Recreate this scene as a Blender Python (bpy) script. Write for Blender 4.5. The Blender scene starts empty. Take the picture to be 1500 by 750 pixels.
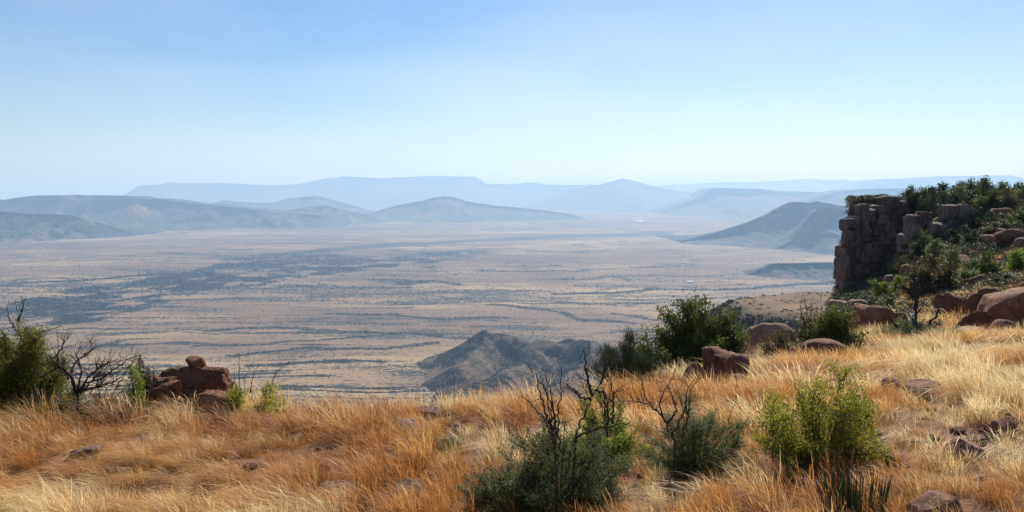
import bpy, bmesh, math, random
import numpy as np
from mathutils import Vector, Matrix, Euler

R = math.radians
SC = bpy.context.scene
COL = SC.collection
random.seed(7)

# ------------------------------------------------------------------ camera, sky, sun, exposure
F = 1300.0                      # focal length in pixels of the 1500 px wide photograph
PITCH = math.atan(90.0 / F)     # the horizon lies 90 px above the middle
cam_data = bpy.data.cameras.new('camera')
cam = bpy.data.objects.new('camera', cam_data)
COL.objects.link(cam)
cam_data.sensor_width = 36.0
cam_data.lens = 36.0 * F / 1500.0
cam_data.clip_start = 0.1
cam_data.clip_end = 300000.0
cam.location = (0, 0, 0)
cam.rotation_euler = (R(90) - PITCH, 0, 0)
SC.camera = cam

SUN_EL, SUN_AZ = 38.0, 20.0     # degrees; azimuth to the right of the view direction (+Y)
world = bpy.data.worlds.new('World')
SC.world = world
world.use_nodes = True
wn = world.node_tree
wn.nodes.clear()
sky_node = wn.nodes.new('ShaderNodeTexSky')
sky_node.sky_type = 'NISHITA'
sky_node.sun_disc = False
sky_node.sun_elevation = R(SUN_EL)
sky_node.sun_rotation = R(SUN_AZ)
sky_node.altitude = 900
sky_node.air_density = 1.0
sky_node.dust_density = 0.8
sky_node.ozone_density = 3.2
bg = wn.nodes.new('ShaderNodeBackground')
bg.inputs['Strength'].default_value = 0.069
wo = wn.nodes.new('ShaderNodeOutputWorld')
sky_sat = wn.nodes.new('ShaderNodeHueSaturation')
sky_sat.inputs['Saturation'].default_value = 1.32
sky_sat.inputs['Hue'].default_value = 0.503
wn.links.new(sky_node.outputs[0], sky_sat.inputs['Color'])
tcw = wn.nodes.new('ShaderNodeTexCoord')
mpw = wn.nodes.new('ShaderNodeMapping'); mpw.inputs['Scale'].default_value = (1.1, 1.1, 5.0); mpw.inputs['Rotation'].default_value = (0.0, R(9), R(20))
wn.links.new(tcw.outputs['Generated'], mpw.inputs['Vector'])
nzw = wn.nodes.new('ShaderNodeTexNoise'); nzw.inputs['Scale'].default_value = 1.7; nzw.inputs['Detail'].default_value = 5; nzw.inputs['Roughness'].default_value = 0.5
wn.links.new(mpw.outputs[0], nzw.inputs['Vector'])
mrw = wn.nodes.new('ShaderNodeMapRange'); mrw.inputs['From Min'].default_value = 0.38; mrw.inputs['From Max'].default_value = 0.72; mrw.inputs['To Max'].default_value = 0.24
wn.links.new(nzw.outputs['Fac'], mrw.inputs['Value'])
veil = wn.nodes.new('ShaderNodeMix'); veil.data_type = 'RGBA'
veil.inputs[7].default_value = (10.0, 10.4, 11.2, 1)
wn.links.new(mrw.outputs[0], veil.inputs[0]); wn.links.new(sky_sat.outputs[0], veil.inputs[6])
wn.links.new(veil.outputs[2], bg.inputs['Color'])
wn.links.new(bg.outputs[0], wo.inputs['Surface'])

sun_data = bpy.data.lights.new('sun', 'SUN')
sun_data.energy = 4.8
sun_data.angle = R(0.53)
sun_data.color = (1.0, 0.94, 0.85)
sun = bpy.data.objects.new('sun', sun_data)
COL.objects.link(sun)
sun_dir = Vector((math.sin(R(SUN_AZ)) * math.cos(R(SUN_EL)), math.cos(R(SUN_AZ)) * math.cos(R(SUN_EL)), math.sin(R(SUN_EL))))
sun.rotation_euler = sun_dir.to_track_quat('Z', 'Y').to_euler()
sun.location = (0, 0, 60)

SC.view_settings.view_transform = 'Standard'
SC.view_settings.look = 'None'
SC.view_settings.gamma = 1.0
SC.view_settings.use_curve_mapping = False
SC.view_settings.exposure = 0.55
SC.render.engine = 'CYCLES'
SC.cycles.use_denoising = True
SC.cycles.denoiser = 'OPENIMAGEDENOISE'
SC.cycles.denoising_input_passes = 'RGB_ALBEDO_NORMAL'
SC.cycles.denoising_prefilter = 'NONE'
SC.cycles.use_adaptive_sampling = True
SC.cycles.adaptive_threshold = 0.002
SC.cycles.max_bounces = 6
SC.cycles.diffuse_bounces = 3
SC.cycles.glossy_bounces = 1
SC.cycles.transmission_bounces = 3
SC.cycles.transparent_max_bounces = 6
SC.cycles.volume_bounces = 1
SC.cycles.caustics_reflective = False
SC.cycles.caustics_refractive = False

# ------------------------------------------------------------------ helpers
def ray(px, py):
    """direction through a pixel of the 1500x750 photo, scaled so that y = 1"""
    u = (px - 750.0) / F
    v = (375.0 - py) / F
    cp, sp = math.cos(PITCH), math.sin(PITCH)
    y = cp + sp * v
    return u / y, (-sp + cp * v) / y

def rayv(px, py):
    u = (np.asarray(px, float) - 750.0) / F
    v = (375.0 - np.asarray(py, float)) / F
    cp, sp = math.cos(PITCH), math.sin(PITCH)
    y = cp + sp * v
    return u / y, (-sp + cp * v) / y

def at(px, py, d):
    a, t = ray(px, py)
    return Vector((a * d, d, t * d))

def hash2(ix, iy, seed):
    n = (ix.astype(np.int64) * 374761393 + iy.astype(np.int64) * 668265263 + seed * 1442695041) & 0x7fffffff
    n = ((n ^ (n >> 13)) * 1274126177) & 0x7fffffff
    n = n ^ (n >> 16)
    return (n & 0xffff) / 65535.0

def noise2(x, y, seed=0):
    x = np.asarray(x, float); y = np.asarray(y, float)
    ix = np.floor(x); iy = np.floor(y)
    fx = x - ix; fy = y - iy
    fx = fx * fx * fx * (fx * (fx * 6 - 15) + 10); fy = fy * fy * fy * (fy * (fy * 6 - 15) + 10)
    a = hash2(ix, iy, seed); b = hash2(ix + 1, iy, seed)
    c = hash2(ix, iy + 1, seed); d = hash2(ix + 1, iy + 1, seed)
    return (a * (1 - fx) + b * fx) * (1 - fy) + (c * (1 - fx) + d * fx) * fy

def fbm2(x, y, seed=0, octv=4, gain=0.5):
    s = 0; amp = 1; tot = 0; f = 1.0
    for o in range(octv):
        s = s + amp * noise2(x * f + o * 17.3, y * f - o * 9.1, seed + o * 31)
        tot += amp; amp *= gain; f *= 2.03
    return s / tot

def hash3(ix, iy, iz, seed):
    return hash2(ix + iz * 7919, iy + iz * 104729, seed)

def noise3(x, y, z, seed=0):
    ix = np.floor(x); iy = np.floor(y); iz = np.floor(z)
    fx = x - ix; fy = y - iy; fz = z - iz
    fx = fx * fx * (3 - 2 * fx); fy = fy * fy * (3 - 2 * fy); fz = fz * fz * (3 - 2 * fz)
    r = 0
    for dx in (0, 1):
        for dy in (0, 1):
            for dz in (0, 1):
                w = (fx if dx else 1 - fx) * (fy if dy else 1 - fy) * (fz if dz else 1 - fz)
                r = r + w * hash3(ix + dx, iy + dy, iz + dz, seed)
    return r

def fbm3(p, scale, seed=0, octv=4):
    s = 0; amp = 1; tot = 0; f = scale
    for o in range(octv):
        s = s + amp * noise3(p[:, 0] * f + 11.3 * o, p[:, 1] * f - 7.7 * o, p[:, 2] * f + 3.1 * o, seed + 13 * o)
        tot += amp; amp *= 0.5; f *= 2.1
    return s / tot

def mesh_from(name, verts, faces, mat=None, smooth=False):
    """verts (n,3) array; faces (m,k) int array with k = 3 or 4"""
    me = bpy.data.meshes.new(name)
    verts = np.asarray(verts, np.float32); faces = np.asarray(faces, np.int32)
    me.vertices.add(len(verts)); me.vertices.foreach_set('co', verts.ravel())
    k = faces.shape[1]
    me.loops.add(faces.size); me.loops.foreach_set('vertex_index', faces.ravel())
    me.polygons.add(len(faces))
    me.polygons.foreach_set('loop_start', np.arange(0, faces.size, k, dtype=np.int32))
    if smooth:
        me.polygons.foreach_set('use_smooth', np.ones(len(faces), bool))
    me.update(calc_edges=True)
    if mat is not None:
        me.materials.append(mat)
    return me

def point_attr(me, name, vals):
    a = me.attributes.new(name, 'FLOAT', 'POINT')
    a.data.foreach_set('value', np.asarray(vals, np.float32))

def obj(name, me, parent=None, loc=None):
    o = bpy.data.objects.new(name, me)
    COL.objects.link(o)
    if parent is not None:
        o.parent = parent
    if loc is not None:
        o.location = loc
    return o

def tag(o, label=None, cat=None, group=None, kind=None):
    if label: o['label'] = label
    if cat: o['category'] = cat
    if group: o['group'] = group
    if kind: o['kind'] = kind
    return o

def empty(name, loc, rz=0.0):
    o = bpy.data.objects.new(name, None)
    COL.objects.link(o)
    o.location = loc
    o.rotation_euler = (0, 0, rz)
    return o

def grid_faces(nr, nc):
    i = np.arange(nr - 1)[:, None] * nc + np.arange(nc - 1)[None, :]
    i = i.ravel()
    return np.stack([i, i + 1, i + nc + 1, i + nc], 1)

# ------------------------------------------------------------------ materials
def new_mat(name):
    m = bpy.data.materials.new(name)
    m.use_nodes = True
    m.node_tree.nodes.clear()
    return m, m.node_tree.nodes, m.node_tree.links

def N(nodes, t, **kw):
    n = nodes.new(t)
    for k, v in kw.items():
        setattr(n, k, v)
    return n

def noise_node(nodes, links, vec, scale, detail=4, rough=0.55):
    n = nodes.new('ShaderNodeTexNoise')
    n.inputs['Scale'].default_value = scale
    n.inputs['Detail'].default_value = detail
    n.inputs['Roughness'].default_value = rough
    links.new(vec, n.inputs['Vector'])
    return n.outputs['Fac']

def ramp(nodes, links, fac, stops):
    r = nodes.new('ShaderNodeValToRGB')
    e = r.color_ramp.elements
    while len(e) < len(stops):
        e.new(0.5)
    for k, (p, c) in enumerate(stops):
        e[k].position = p
        e[k].color = (c[0], c[1], c[2], 1)
    links.new(fac, r.inputs['Fac'])
    return r.outputs['Color']

def vramp(nodes, links, fac, lo, hi):
    m = nodes.new('ShaderNodeMapRange')
    m.inputs['From Min'].default_value = lo
    m.inputs['From Max'].default_value = hi
    links.new(fac, m.inputs['Value'])
    return m.outputs['Result']

def mixc(nodes, links, fac, a, b, blend='MIX'):
    m = nodes.new('ShaderNodeMix')
    m.data_type = 'RGBA'; m.blend_type = blend
    for sock, v in ((m.inputs[0], fac), (m.inputs[6], a), (m.inputs[7], b)):
        if isinstance(v, (int, float)):
            sock.default_value = v
        elif isinstance(v, tuple):
            sock.default_value = (v[0], v[1], v[2], 1)
        else:
            links.new(v, sock)
    return m.outputs[2]

def math_node(nodes, links, op, a, b=None):
    m = nodes.new('ShaderNodeMath'); m.operation = op
    for i, v in enumerate((a, b)):
        if v is None: continue
        if isinstance(v, (int, float)): m.inputs[i].default_value = v
        else: links.new(v, m.inputs[i])
    return m.outputs[0]

def finish(nodes, links, color, rough=0.9, bump=None, bump_strength=0.4, bump_dist=0.05, spec=0.15):
    p = nodes.new('ShaderNodeBsdfPrincipled')
    p.inputs['Roughness'].default_value = rough
    p.inputs['Specular IOR Level'].default_value = spec
    if isinstance(color, tuple):
        p.inputs['Base Color'].default_value = (*color, 1)
    else:
        links.new(color, p.inputs['Base Color'])
    if bump is not None:
        b = nodes.new('ShaderNodeBump')
        b.inputs['Strength'].default_value = bump_strength
        b.inputs['Distance'].default_value = bump_dist
        links.new(bump, b.inputs['Height'])
        links.new(b.outputs[0], p.inputs['Normal'])
    o = nodes.new('ShaderNodeOutputMaterial')
    links.new(p.outputs[0], o.inputs['Surface'])

def mat_soil():
    m, n, l = new_mat('red_soil')
    tc = N(n, 'ShaderNodeNewGeometry').outputs['Position']
    a = noise_node(n, l, tc, 0.9, 5)
    b = noise_node(n, l, tc, 14, 5, 0.65)
    c = ramp(n, l, a, [(0.3, (0.11, 0.050, 0.028)), (0.55, (0.18, 0.088, 0.048)), (0.75, (0.26, 0.145, 0.08))])
    c = mixc(n, l, vramp(n, l, b, 0.4, 0.7), c, (0.26, 0.14, 0.07))
    finish(n, l, c, 0.95, b, 0.8, 0.05)
    return m

def mat_rock(name, cols, lichen=0.35, band=0.0, scale=1.0):
    m, n, l = new_mat(name)
    tc = N(n, 'ShaderNodeTexCoord').outputs['Object']
    if band:
        mpv = N(n, 'ShaderNodeMapping'); mpv.inputs['Scale'].default_value = (1, 1, 0.3); l.new(N(n, 'ShaderNodeNewGeometry').outputs['Position'], mpv.inputs['Vector']); tc = mpv.outputs[0]
    oi = N(n, 'ShaderNodeObjectInfo').outputs['Random']
    vec = N(n, 'ShaderNodeVectorMath', operation='ADD')
    l.new(tc, vec.inputs[0])
    sv = N(n, 'ShaderNodeVectorMath', operation='SCALE'); sv.inputs[0].default_value = (13, 7, 5)
    l.new(oi, sv.inputs['Scale']); l.new(sv.outputs[0], vec.inputs[1])
    v = vec.outputs[0]
    a = noise_node(n, l, v, 1.6 * scale, 6, 0.6)
    b = noise_node(n, l, v, 9 * scale, 6, 0.7)
    d = noise_node(n, l, v, 34 * scale, 4, 0.7)
    c = ramp(n, l, a, [(0.28, cols[0]), (0.5, cols[1]), (0.72, cols[2])])
    c = mixc(n, l, vramp(n, l, b, 0.52, 0.72), c, tuple(x * 0.45 for x in cols[0]))
    lf = math_node(n, l, 'MULTIPLY', vramp(n, l, d, 0.55, 0.68), lichen)
    c = mixc(n, l, lf, c, (0.34, 0.30, 0.24))
    hue = N(n, 'ShaderNodeHueSaturation')
    l.new(c, hue.inputs['Color'])
    l.new(vramp(n, l, oi, -1.2, 2.2), hue.inputs['Value'])
    mr = N(n, 'ShaderNodeMapRange'); mr.inputs['To Min'].default_value = 0.78; mr.inputs['To Max'].default_value = 1.15
    l.new(oi, mr.inputs['Value']); l.new(mr.outputs[0], hue.inputs['Value'])
    h = math_node(n, l, 'ADD', b, math_node(n, l, 'MULTIPLY', d, 0.4))
    # cracks
    vo = N(n, 'ShaderNodeTexVoronoi'); vo.feature = 'DISTANCE_TO_EDGE'
    vo.inputs['Scale'].default_value = 1.7 * scale
    wv = N(n, 'ShaderNodeVectorMath', operation='ADD')
    nz = N(n, 'ShaderNodeTexNoise'); nz.inputs['Scale'].default_value = 3 * scale
    l.new(v, nz.inputs['Vector']); l.new(v, wv.inputs[0]); l.new(nz.outputs['Color'], wv.inputs[1])
    l.new(wv.outputs[0], vo.inputs['Vector'])
    cr = vramp(n, l, vo.outputs['Distance'], 0.0, 0.035)
    h = math_node(n, l, 'ADD', h, math_node(n, l, 'MULTIPLY', cr, 0.6))
    col = mixc(n, l, math_node(n, l, 'MULTIPLY', math_node(n, l, 'SUBTRACT', 1.0, cr), 0.25), hue.outputs[0], tuple(x * 0.3 for x in cols[0]))
    finish(n, l, col, 0.88, h, 0.75, 0.06, 0.2)
    return m

def mat_leaf(name, c0, c1, c2, trans=0.35, rough=0.6):
    """leaf colours vary with the per-leaf attribute rnd"""
    m, n, l = new_mat(name)
    at_ = N(n, 'ShaderNodeAttribute', attribute_name='rnd')
    c = ramp(n, l, at_.outputs['Fac'], [(0.0, c0), (0.55, c1), (1.0, c2)])
    oi = N(n, 'ShaderNodeObjectInfo').outputs['Random']
    mr = N(n, 'ShaderNodeMapRange'); mr.inputs['To Min'].default_value = 0.8; mr.inputs['To Max'].default_value = 1.2
    l.new(oi, mr.inputs['Value'])
    hs = N(n, 'ShaderNodeHueSaturation'); l.new(c, hs.inputs['Color']); l.new(mr.outputs[0], hs.inputs['Value'])
    c = hs.outputs[0]
    p = N(n, 'ShaderNodeBsdfPrincipled')
    p.inputs['Roughness'].default_value = rough
    p.inputs['Specular IOR Level'].default_value = 0.3
    l.new(c, p.inputs['Base Color'])
    t = N(n, 'ShaderNodeBsdfTranslucent'); l.new(c, t.inputs['Color'])
    mx = N(n, 'ShaderNodeMixShader'); mx.inputs[0].default_value = trans
    l.new(p.outputs[0], mx.inputs[1]); l.new(t.outputs[0], mx.inputs[2])
    o = N(n, 'ShaderNodeOutputMaterial'); l.new(mx.outputs[0], o.inputs['Surface'])
    return m

def mat_grass(name, root, rust, straw, pale, trans=0.45):
    """blade colour: root to tip by attribute t, rust to straw by the instance attribute tone, single blades by rnd"""
    m, n, l = new_mat(name)
    t = N(n, 'ShaderNodeAttribute', attribute_name='t').outputs['Fac']
    r = N(n, 'ShaderNodeAttribute', attribute_name='rnd').outputs['Fac']
    tone = N(n, 'ShaderNodeAttribute', attribute_name='tone', attribute_type='INSTANCER').outputs['Fac']
    k = math_node(n, l, 'ADD', tone, math_node(n, l, 'MULTIPLY', math_node(n, l, 'SUBTRACT', r, 0.5), 0.5))
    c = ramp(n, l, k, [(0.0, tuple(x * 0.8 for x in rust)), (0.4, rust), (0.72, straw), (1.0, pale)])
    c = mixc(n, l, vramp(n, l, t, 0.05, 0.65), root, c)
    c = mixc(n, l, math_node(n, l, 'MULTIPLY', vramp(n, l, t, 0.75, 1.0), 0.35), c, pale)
    p = N(n, 'ShaderNodeBsdfPrincipled'); p.inputs['Roughness'].default_value = 0.55
    p.inputs['Specular IOR Level'].default_value = 0.35
    l.new(c, p.inputs['Base Color'])
    tr = N(n, 'ShaderNodeBsdfTranslucent'); l.new(c, tr.inputs['Color'])
    mx = N(n, 'ShaderNodeMixShader'); mx.inputs[0].default_value = trans
    l.new(p.outputs[0], mx.inputs[1]); l.new(tr.outputs[0], mx.inputs[2])
    o = N(n, 'ShaderNodeOutputMaterial'); l.new(mx.outputs[0], o.inputs['Surface'])
    return m

def mat_bark(name, a, b, scale=30):
    m, n, l = new_mat(name)
    tc = N(n, 'ShaderNodeNewGeometry').outputs['Position']
    f = noise_node(n, l, tc, scale, 4, 0.6)
    c = ramp(n, l, f, [(0.35, a), (0.65, b)])
    finish(n, l, c, 0.85, f, 0.6, 0.01, 0.2)
    return m

def mat_hill(name, scrub, soil, scale, bias=0.5):
    """dry hillside: scrub and bare soil by noise, denser scrub where the attribute veg is high"""
    m, n, l = new_mat(name)
    tc = N(n, 'ShaderNodeNewGeometry').outputs['Position']
    a = noise_node(n, l, tc, scale, 6, 0.65)
    b = noise_node(n, l, tc, scale * 9, 4, 0.65)
    veg = N(n, 'ShaderNodeAttribute', attribute_name='veg').outputs['Fac']
    f = math_node(n, l, 'ADD', math_node(n, l, 'ADD', math_node(n, l, 'MULTIPLY', a, 0.7), math_node(n, l, 'MULTIPLY', b, 0.3)), math_node(n, l, 'MULTIPLY', veg, 0.35))
    f = vramp(n, l, f, bias + 0.12, bias + 0.32)
    c = mixc(n, l, f, soil, scrub)
    c = mixc(n, l, vramp(n, l, a, 0.3, 0.75), c, tuple(x * 0.75 for x in soil), 'MIX') if False else c
    finish(n, l, c, 0.95, None)
    return m

def mat_plain():
    m, n, l = new_mat('karoo_plain')
    tc = N(n, 'ShaderNodeNewGeometry').outputs['Position']
    mp = N(n, 'ShaderNodeMapping'); mp.inputs['Scale'].default_value = (0.35, 1, 1); l.new(tc, mp.inputs['Vector'])
    st = mp.outputs[0]
    a = noise_node(n, l, st, 0.0010, 7, 0.65)
    a2 = noise_node(n, l, st, 0.0042, 5, 0.6)
    mid = noise_node(n, l, st, 0.012, 5, 0.65)
    fine = noise_node(n, l, tc, 0.06, 4, 0.7)
    k = math_node(n, l, 'ADD', math_node(n, l, 'MULTIPLY', a, 0.6), math_node(n, l, 'MULTIPLY', a2, 0.4))
    c = ramp(n, l, k, [(0.36, (0.130, 0.078, 0.047)), (0.48, (0.210, 0.136, 0.077)), (0.62, (0.41, 0.292, 0.148))])
    c = mixc(n, l, math_node(n, l, 'MULTIPLY', vramp(n, l, mid, 0.5, 0.72), 0.55), c, (0.13, 0.09, 0.065))
    s = N(n, 'ShaderNodeAttribute', attribute_name='scrub').outputs['Fac']
    f = math_node(n, l, 'ADD', s, math_node(n, l, 'MULTIPLY', math_node(n, l, 'SUBTRACT', fine, 0.44), 2.4))
    f = math_node(n, l, 'ADD', f, math_node(n, l, 'MULTIPLY', math_node(n, l, 'SUBTRACT', mid, 0.48), 2.0))
    c = mixc(n, l, vramp(n, l, f, 0.30, 0.60), c, (0.052, 0.052, 0.040))
    finish(n, l, c, 0.95, None)
    return m

M = {}
M['soil'] = mat_soil()
M['rock'] = mat_rock('red_brown_rock', [(0.115, 0.047, 0.026), (0.215, 0.095, 0.052), (0.34, 0.180, 0.105)], 0.4)
M['rock_pale'] = mat_rock('pale_brown_rock', [(0.19, 0.105, 0.07), (0.29, 0.17, 0.115), (0.40, 0.26, 0.185)], 0.45)
M['rock_cliff'] = mat_rock('cliff_rock', [(0.076, 0.054, 0.043), (0.145, 0.100, 0.077), (0.27, 0.175, 0.115)], 0.35, band=1.0, scale=0.8)
M['plain'] = mat_plain()
M['hill'] = mat_hill('dry_hill', (0.036, 0.035, 0.032), (0.23, 0.155, 0.10), 0.008, 0.24)
M['koppie'] = mat_hill('koppie', (0.046, 0.042, 0.025), (0.14, 0.092, 0.052), 0.022, 0.30)
M['bench'] = mat_hill('bench_slope', (0.085, 0.062, 0.036), (0.20, 0.128, 0.07), 0.05, 0.20)
M['leaf_olive'] = mat_leaf('olive_green_leaf', (0.045, 0.060, 0.014), (0.10, 0.125, 0.026), (0.21, 0.21, 0.05), 0.4)
M['leaf_yellow'] = mat_leaf('yellow_green_leaf', (0.085, 0.095, 0.014), (0.19, 0.195, 0.028), (0.36, 0.33, 0.06), 0.45)
M['leaf_russet'] = mat_leaf('russet_leaf', (0.11, 0.04, 0.02), (0.22, 0.08, 0.035), (0.34, 0.15, 0.06), 0.3)
M['leaf_dark'] = mat_leaf('dark_green_leaf', (0.022, 0.032, 0.014), (0.048, 0.062, 0.024), (0.095, 0.10, 0.042), 0.25)
M['leaf_grey'] = mat_leaf('grey_green_leaf', (0.090, 0.105, 0.040), (0.175, 0.20, 0.075), (0.31, 0.32, 0.14), 0.38)
M['leaf_bright'] = mat_leaf('bright_green_leaf', (0.13, 0.145, 0.016), (0.29, 0.295, 0.030), (0.54, 0.48, 0.07), 0.48)
M['leaf_fresh'] = mat_leaf('fresh_green_leaf', (0.075, 0.11, 0.013), (0.17, 0.22, 0.024), (0.32, 0.34, 0.045), 0.48)
M['leaf_broom'] = mat_leaf('broom_green_stem', (0.026, 0.036, 0.016), (0.052, 0.068, 0.026), (0.09, 0.10, 0.04), 0.2)
M['leaf_brownish'] = mat_leaf('brown_olive_leaf', (0.06, 0.05, 0.022), (0.12, 0.10, 0.042), (0.21, 0.17, 0.075), 0.3)
M['leaf_spike'] = mat_leaf('succulent_stem_green', (0.030, 0.055, 0.022), (0.05, 0.085, 0.032), (0.075, 0.115, 0.04), 0.05, 0.45)
M['scrub'] = mat_leaf('far_scrub_leaf', (0.035, 0.040, 0.022), (0.060, 0.062, 0.034), (0.10, 0.095, 0.055), 0.15)
M['bark_burnt'] = mat_bark('burnt_bark', (0.018, 0.014, 0.012), (0.075, 0.055, 0.045))
M['bark'] = mat_bark('brown_bark', (0.05, 0.034, 0.024), (0.13, 0.095, 0.07))
M['bark_white'] = mat_bark('bleached_wood', (0.42, 0.38, 0.34), (0.72, 0.69, 0.64))
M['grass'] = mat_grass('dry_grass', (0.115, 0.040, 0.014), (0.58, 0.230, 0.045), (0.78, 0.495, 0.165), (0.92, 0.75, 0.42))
M['grass_green'] = mat_grass('green_grass', (0.20, 0.13, 0.04), (0.14, 0.15, 0.03), (0.20, 0.21, 0.05), (0.45, 0.38, 0.15))

# ------------------------------------------------------------------ the near hillside
EYE = 1.95
PLAIN_Z = -400.0
_fall = lambda y0, z0, s: [(y0 + 1.5, z0 - 0.35), (y0 + 5, z0 - 2.2), (y0 + 14, z0 - 7.5), (60, -30), (200, -98), (1000, -403)]
def _plane(a, y):
    return -EYE - 0.12 * y + 0.066 * max(a * y, 0)
def _prof(a, brow, rest=None, lift=0.0):
    p = [(-20, _plane(a, 0) + 0.6), (0, _plane(a, 0)), (brow, _plane(a, brow) + lift)]
    return p + (rest if rest else _fall(brow, _plane(a, brow) + lift, 0.5))
FAR = [(300, -112), (1000, -403)]
PROFILES = [
    (-0.95, _prof(-0.95, 12.5, None, 0.16)), (-0.45, _prof(-0.45, 13, None, 0.16)), (-0.2, _prof(-0.2, 13.5, None, 0.10)), (0.0, _prof(0.0, 14)), (0.10, _prof(0.10, 15.5)),
    (0.20, _prof(0.20, 20, [(26, -6.0), (40, -12), (85, -32), (200, -92), (1000, -403)])),
    (0.30, _prof(0.30, 25, [(40, -8.0), (85, -18), (120, -34), (200, -82), (1000, -403)])),
    (0.362, _prof(0.362, 27, [(40, -6.7), (60, -8.3), (80, -9.8), (95, -15), (130, -34)] + FAR)),
    (0.380, _prof(0.380, 27, [(40, -6.3), (60, -7.8), (82, -9.2), (85.5, -8.8), (87.5, -0.9), (110, -0.5), (130, -1), (170, -36)] + FAR)),
    (0.43, _prof(0.43, 27, [(40, -5.8), (60, -7.0), (80, -8.0), (85.5, -7.0), (88, -0.8), (100, -1.2), (140, -1.5), (180, -34)] + FAR)),
    (0.47, _prof(0.47, 28, [(40, -5.0), (55, -5.6), (70, -4.9), (78, -3.6), (83, -2.4), (90, -1.8), (140, -1.5), (180, -34)] + FAR)),
    (0.53, _prof(0.53, 28, [(36, -4.5), (50, -4.9), (65, -4.6), (76, -3.4), (85, -2.2), (95, -1.8), (140, -1.5), (180, -34)] + FAR)),
    (0.60, _prof(0.60, 28, [(36, -4.1), (50, -4.4), (62, -3.6), (75, -2.7), (85, -1.9), (95, -1.5), (140, -1.2), (180, -34)] + FAR)),
    (0.95, _prof(0.95, 28, [(36, -3.0), (50, -3.0), (62, -2.2), (75, -1.4), (85, -0.9), (95, -0.6), (140, -0.5), (180, -34)] + FAR)),
]
PA = np.array([p[0] for p in PROFILES])

def G(x, y, detail=True):
    """height of the near hillside"""
    x = np.atleast_1d(np.asarray(x, float)); y = np.atleast_1d(np.asarray(y, float))
    a = np.clip(x / np.maximum(y, 2.0), PA[0], PA[-1])
    zs = np.stack([np.interp(y, [q[0] for q in p[1]], [q[1] for q in p[1]]) for p in PROFILES])
    k = np.clip(np.searchsorted(PA, a) - 1, 0, len(PA) - 2)
    w = (a - PA[k]) / (PA[k + 1] - PA[k])
    ii = np.arange(len(a))
    z = zs[k, ii] * (1 - w) + zs[k + 1, ii] * w
    if detail:
        amp = 1.0 / (1 + np.maximum(y - 40, 0) * 0.0)
        z = z + (fbm2(x * 0.35, y * 0.35, 3, 3) - 0.5) * 0.42 * amp
        z = z + (fbm2(x * 1.6, y * 1.6, 5, 3) - 0.5) * 0.16
        far = np.clip((y - 35) / 30, 0, 1)
        z = z + far * (fbm2(x * 0.12, y * 0.12, 9, 4) - 0.5) * 2.0
    return z

def gz(x, y):
    return float(G(x, y)[0])

def ground_hit(px, py, dmin=3.0, dmax=200.0):
    """where the line of sight through a pixel meets the near hillside"""
    a, t = ray(px, py)
    ds = np.exp(np.linspace(math.log(dmin), math.log(dmax), 1500))
    z = G(a * ds, ds)
    below = np.nonzero(t * ds <= z)[0]
    if len(below) == 0:
        return None
    d = ds[below[0]]
    return Vector((a * d, d, float(z[below[0]])))

def foot(px, d):
    """the spot on the hillside straight below the line of sight of column px at distance d"""
    a, _ = ray(px, 560)
    return Vector((a * d, d, gz(a * d, d)))

def build_hillside():
    ys = np.concatenate([np.linspace(-14, 3, 24), np.exp(np.linspace(math.log(3.2), math.log(130), 420)), np.exp(np.linspace(math.log(132), math.log(1000), 50))])
    us = np.linspace(-1, 1, 420)
    Y = np.repeat(ys[:, None], len(us), 1)
    X = us[None, :] * (0.86 * np.maximum(Y, 0) + 9)
    Z = G(X.ravel(), Y.ravel())
    v = np.stack([X.ravel(), Y.ravel(), Z], 1)
    me = mesh_from('hillside', v, grid_faces(len(ys), len(us)), M['soil'], True)
    o = obj('hillside', me)
    tag(o, kind='structure', label='red soil hillside falling away to the plain')
build_hillside()

# ------------------------------------------------------------------ the plain
DRAIN = [  # drainage lines with bush along them: pixel polyline of the photo, half width in px, strength
    ([(0, 417), (150, 409), (250, 403), (310, 398)], 2.2, 0.9),
    ([(380, 378), (470, 366), (600, 358), (720, 352), (850, 346), (980, 340)], 3.0, 0.8),
    ([(230, 372), (330, 375), (420, 372)], 1.8, 0.6),
    ([(540, 412), (600, 414), (640, 413), (672, 419)], 1.8, 0.8),
    ([(475, 461), (520, 465), (580, 463), (640, 466), (740, 468)], 2.0, 0.8),
    ([(300, 486), (400, 484), (500, 490), (600, 493), (720, 496)], 2.0, 0.8),
    ([(280, 505), (400, 507), (480, 501), (600, 493)], 2.0, 0.7),
    ([(330, 522), (430, 518), (560, 512), (640, 505)], 2.2, 0.8),
    ([(360, 537), (470, 532), (560, 530)], 2.4, 0.8),
    ([(720, 449), (800, 455), (850, 469), (930, 476)], 2.2, 0.8),
    ([(760, 444), (860, 448), (960, 446)], 1.8, 0.8),
    ([(810, 431), (900, 431), (1000, 424), (1100, 421), (1230, 414)], 1.9, 0.9),
    ([(880, 440), (1000, 440), (1100, 436)], 1.6, 0.6),
    ([(900, 462), (960, 470), (1040, 466)], 2.0, 0.7),
    ([(700, 395), (800, 398), (900, 395), (1020, 388)], 1.4, 0.6),
    ([(820, 408), (930, 405), (1060, 404)], 1.4, 0.6),
    ([(560, 430), (640, 434), (720, 440)], 1.3, 0.5),
]
BELT_TOP = [(0, 448), (40, 434), (100, 420), (200, 409), (290, 394), (330, 376), (400, 372), (480, 368), (560, 372), (640, 366), (720, 362)]
BELT_BOT = [(0, 482), (60, 480), (130, 476), (190, 461), (240, 445), (290, 432), (350, 422), (420, 414), (490, 402), (560, 394), (640, 384), (720, 372)]

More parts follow.
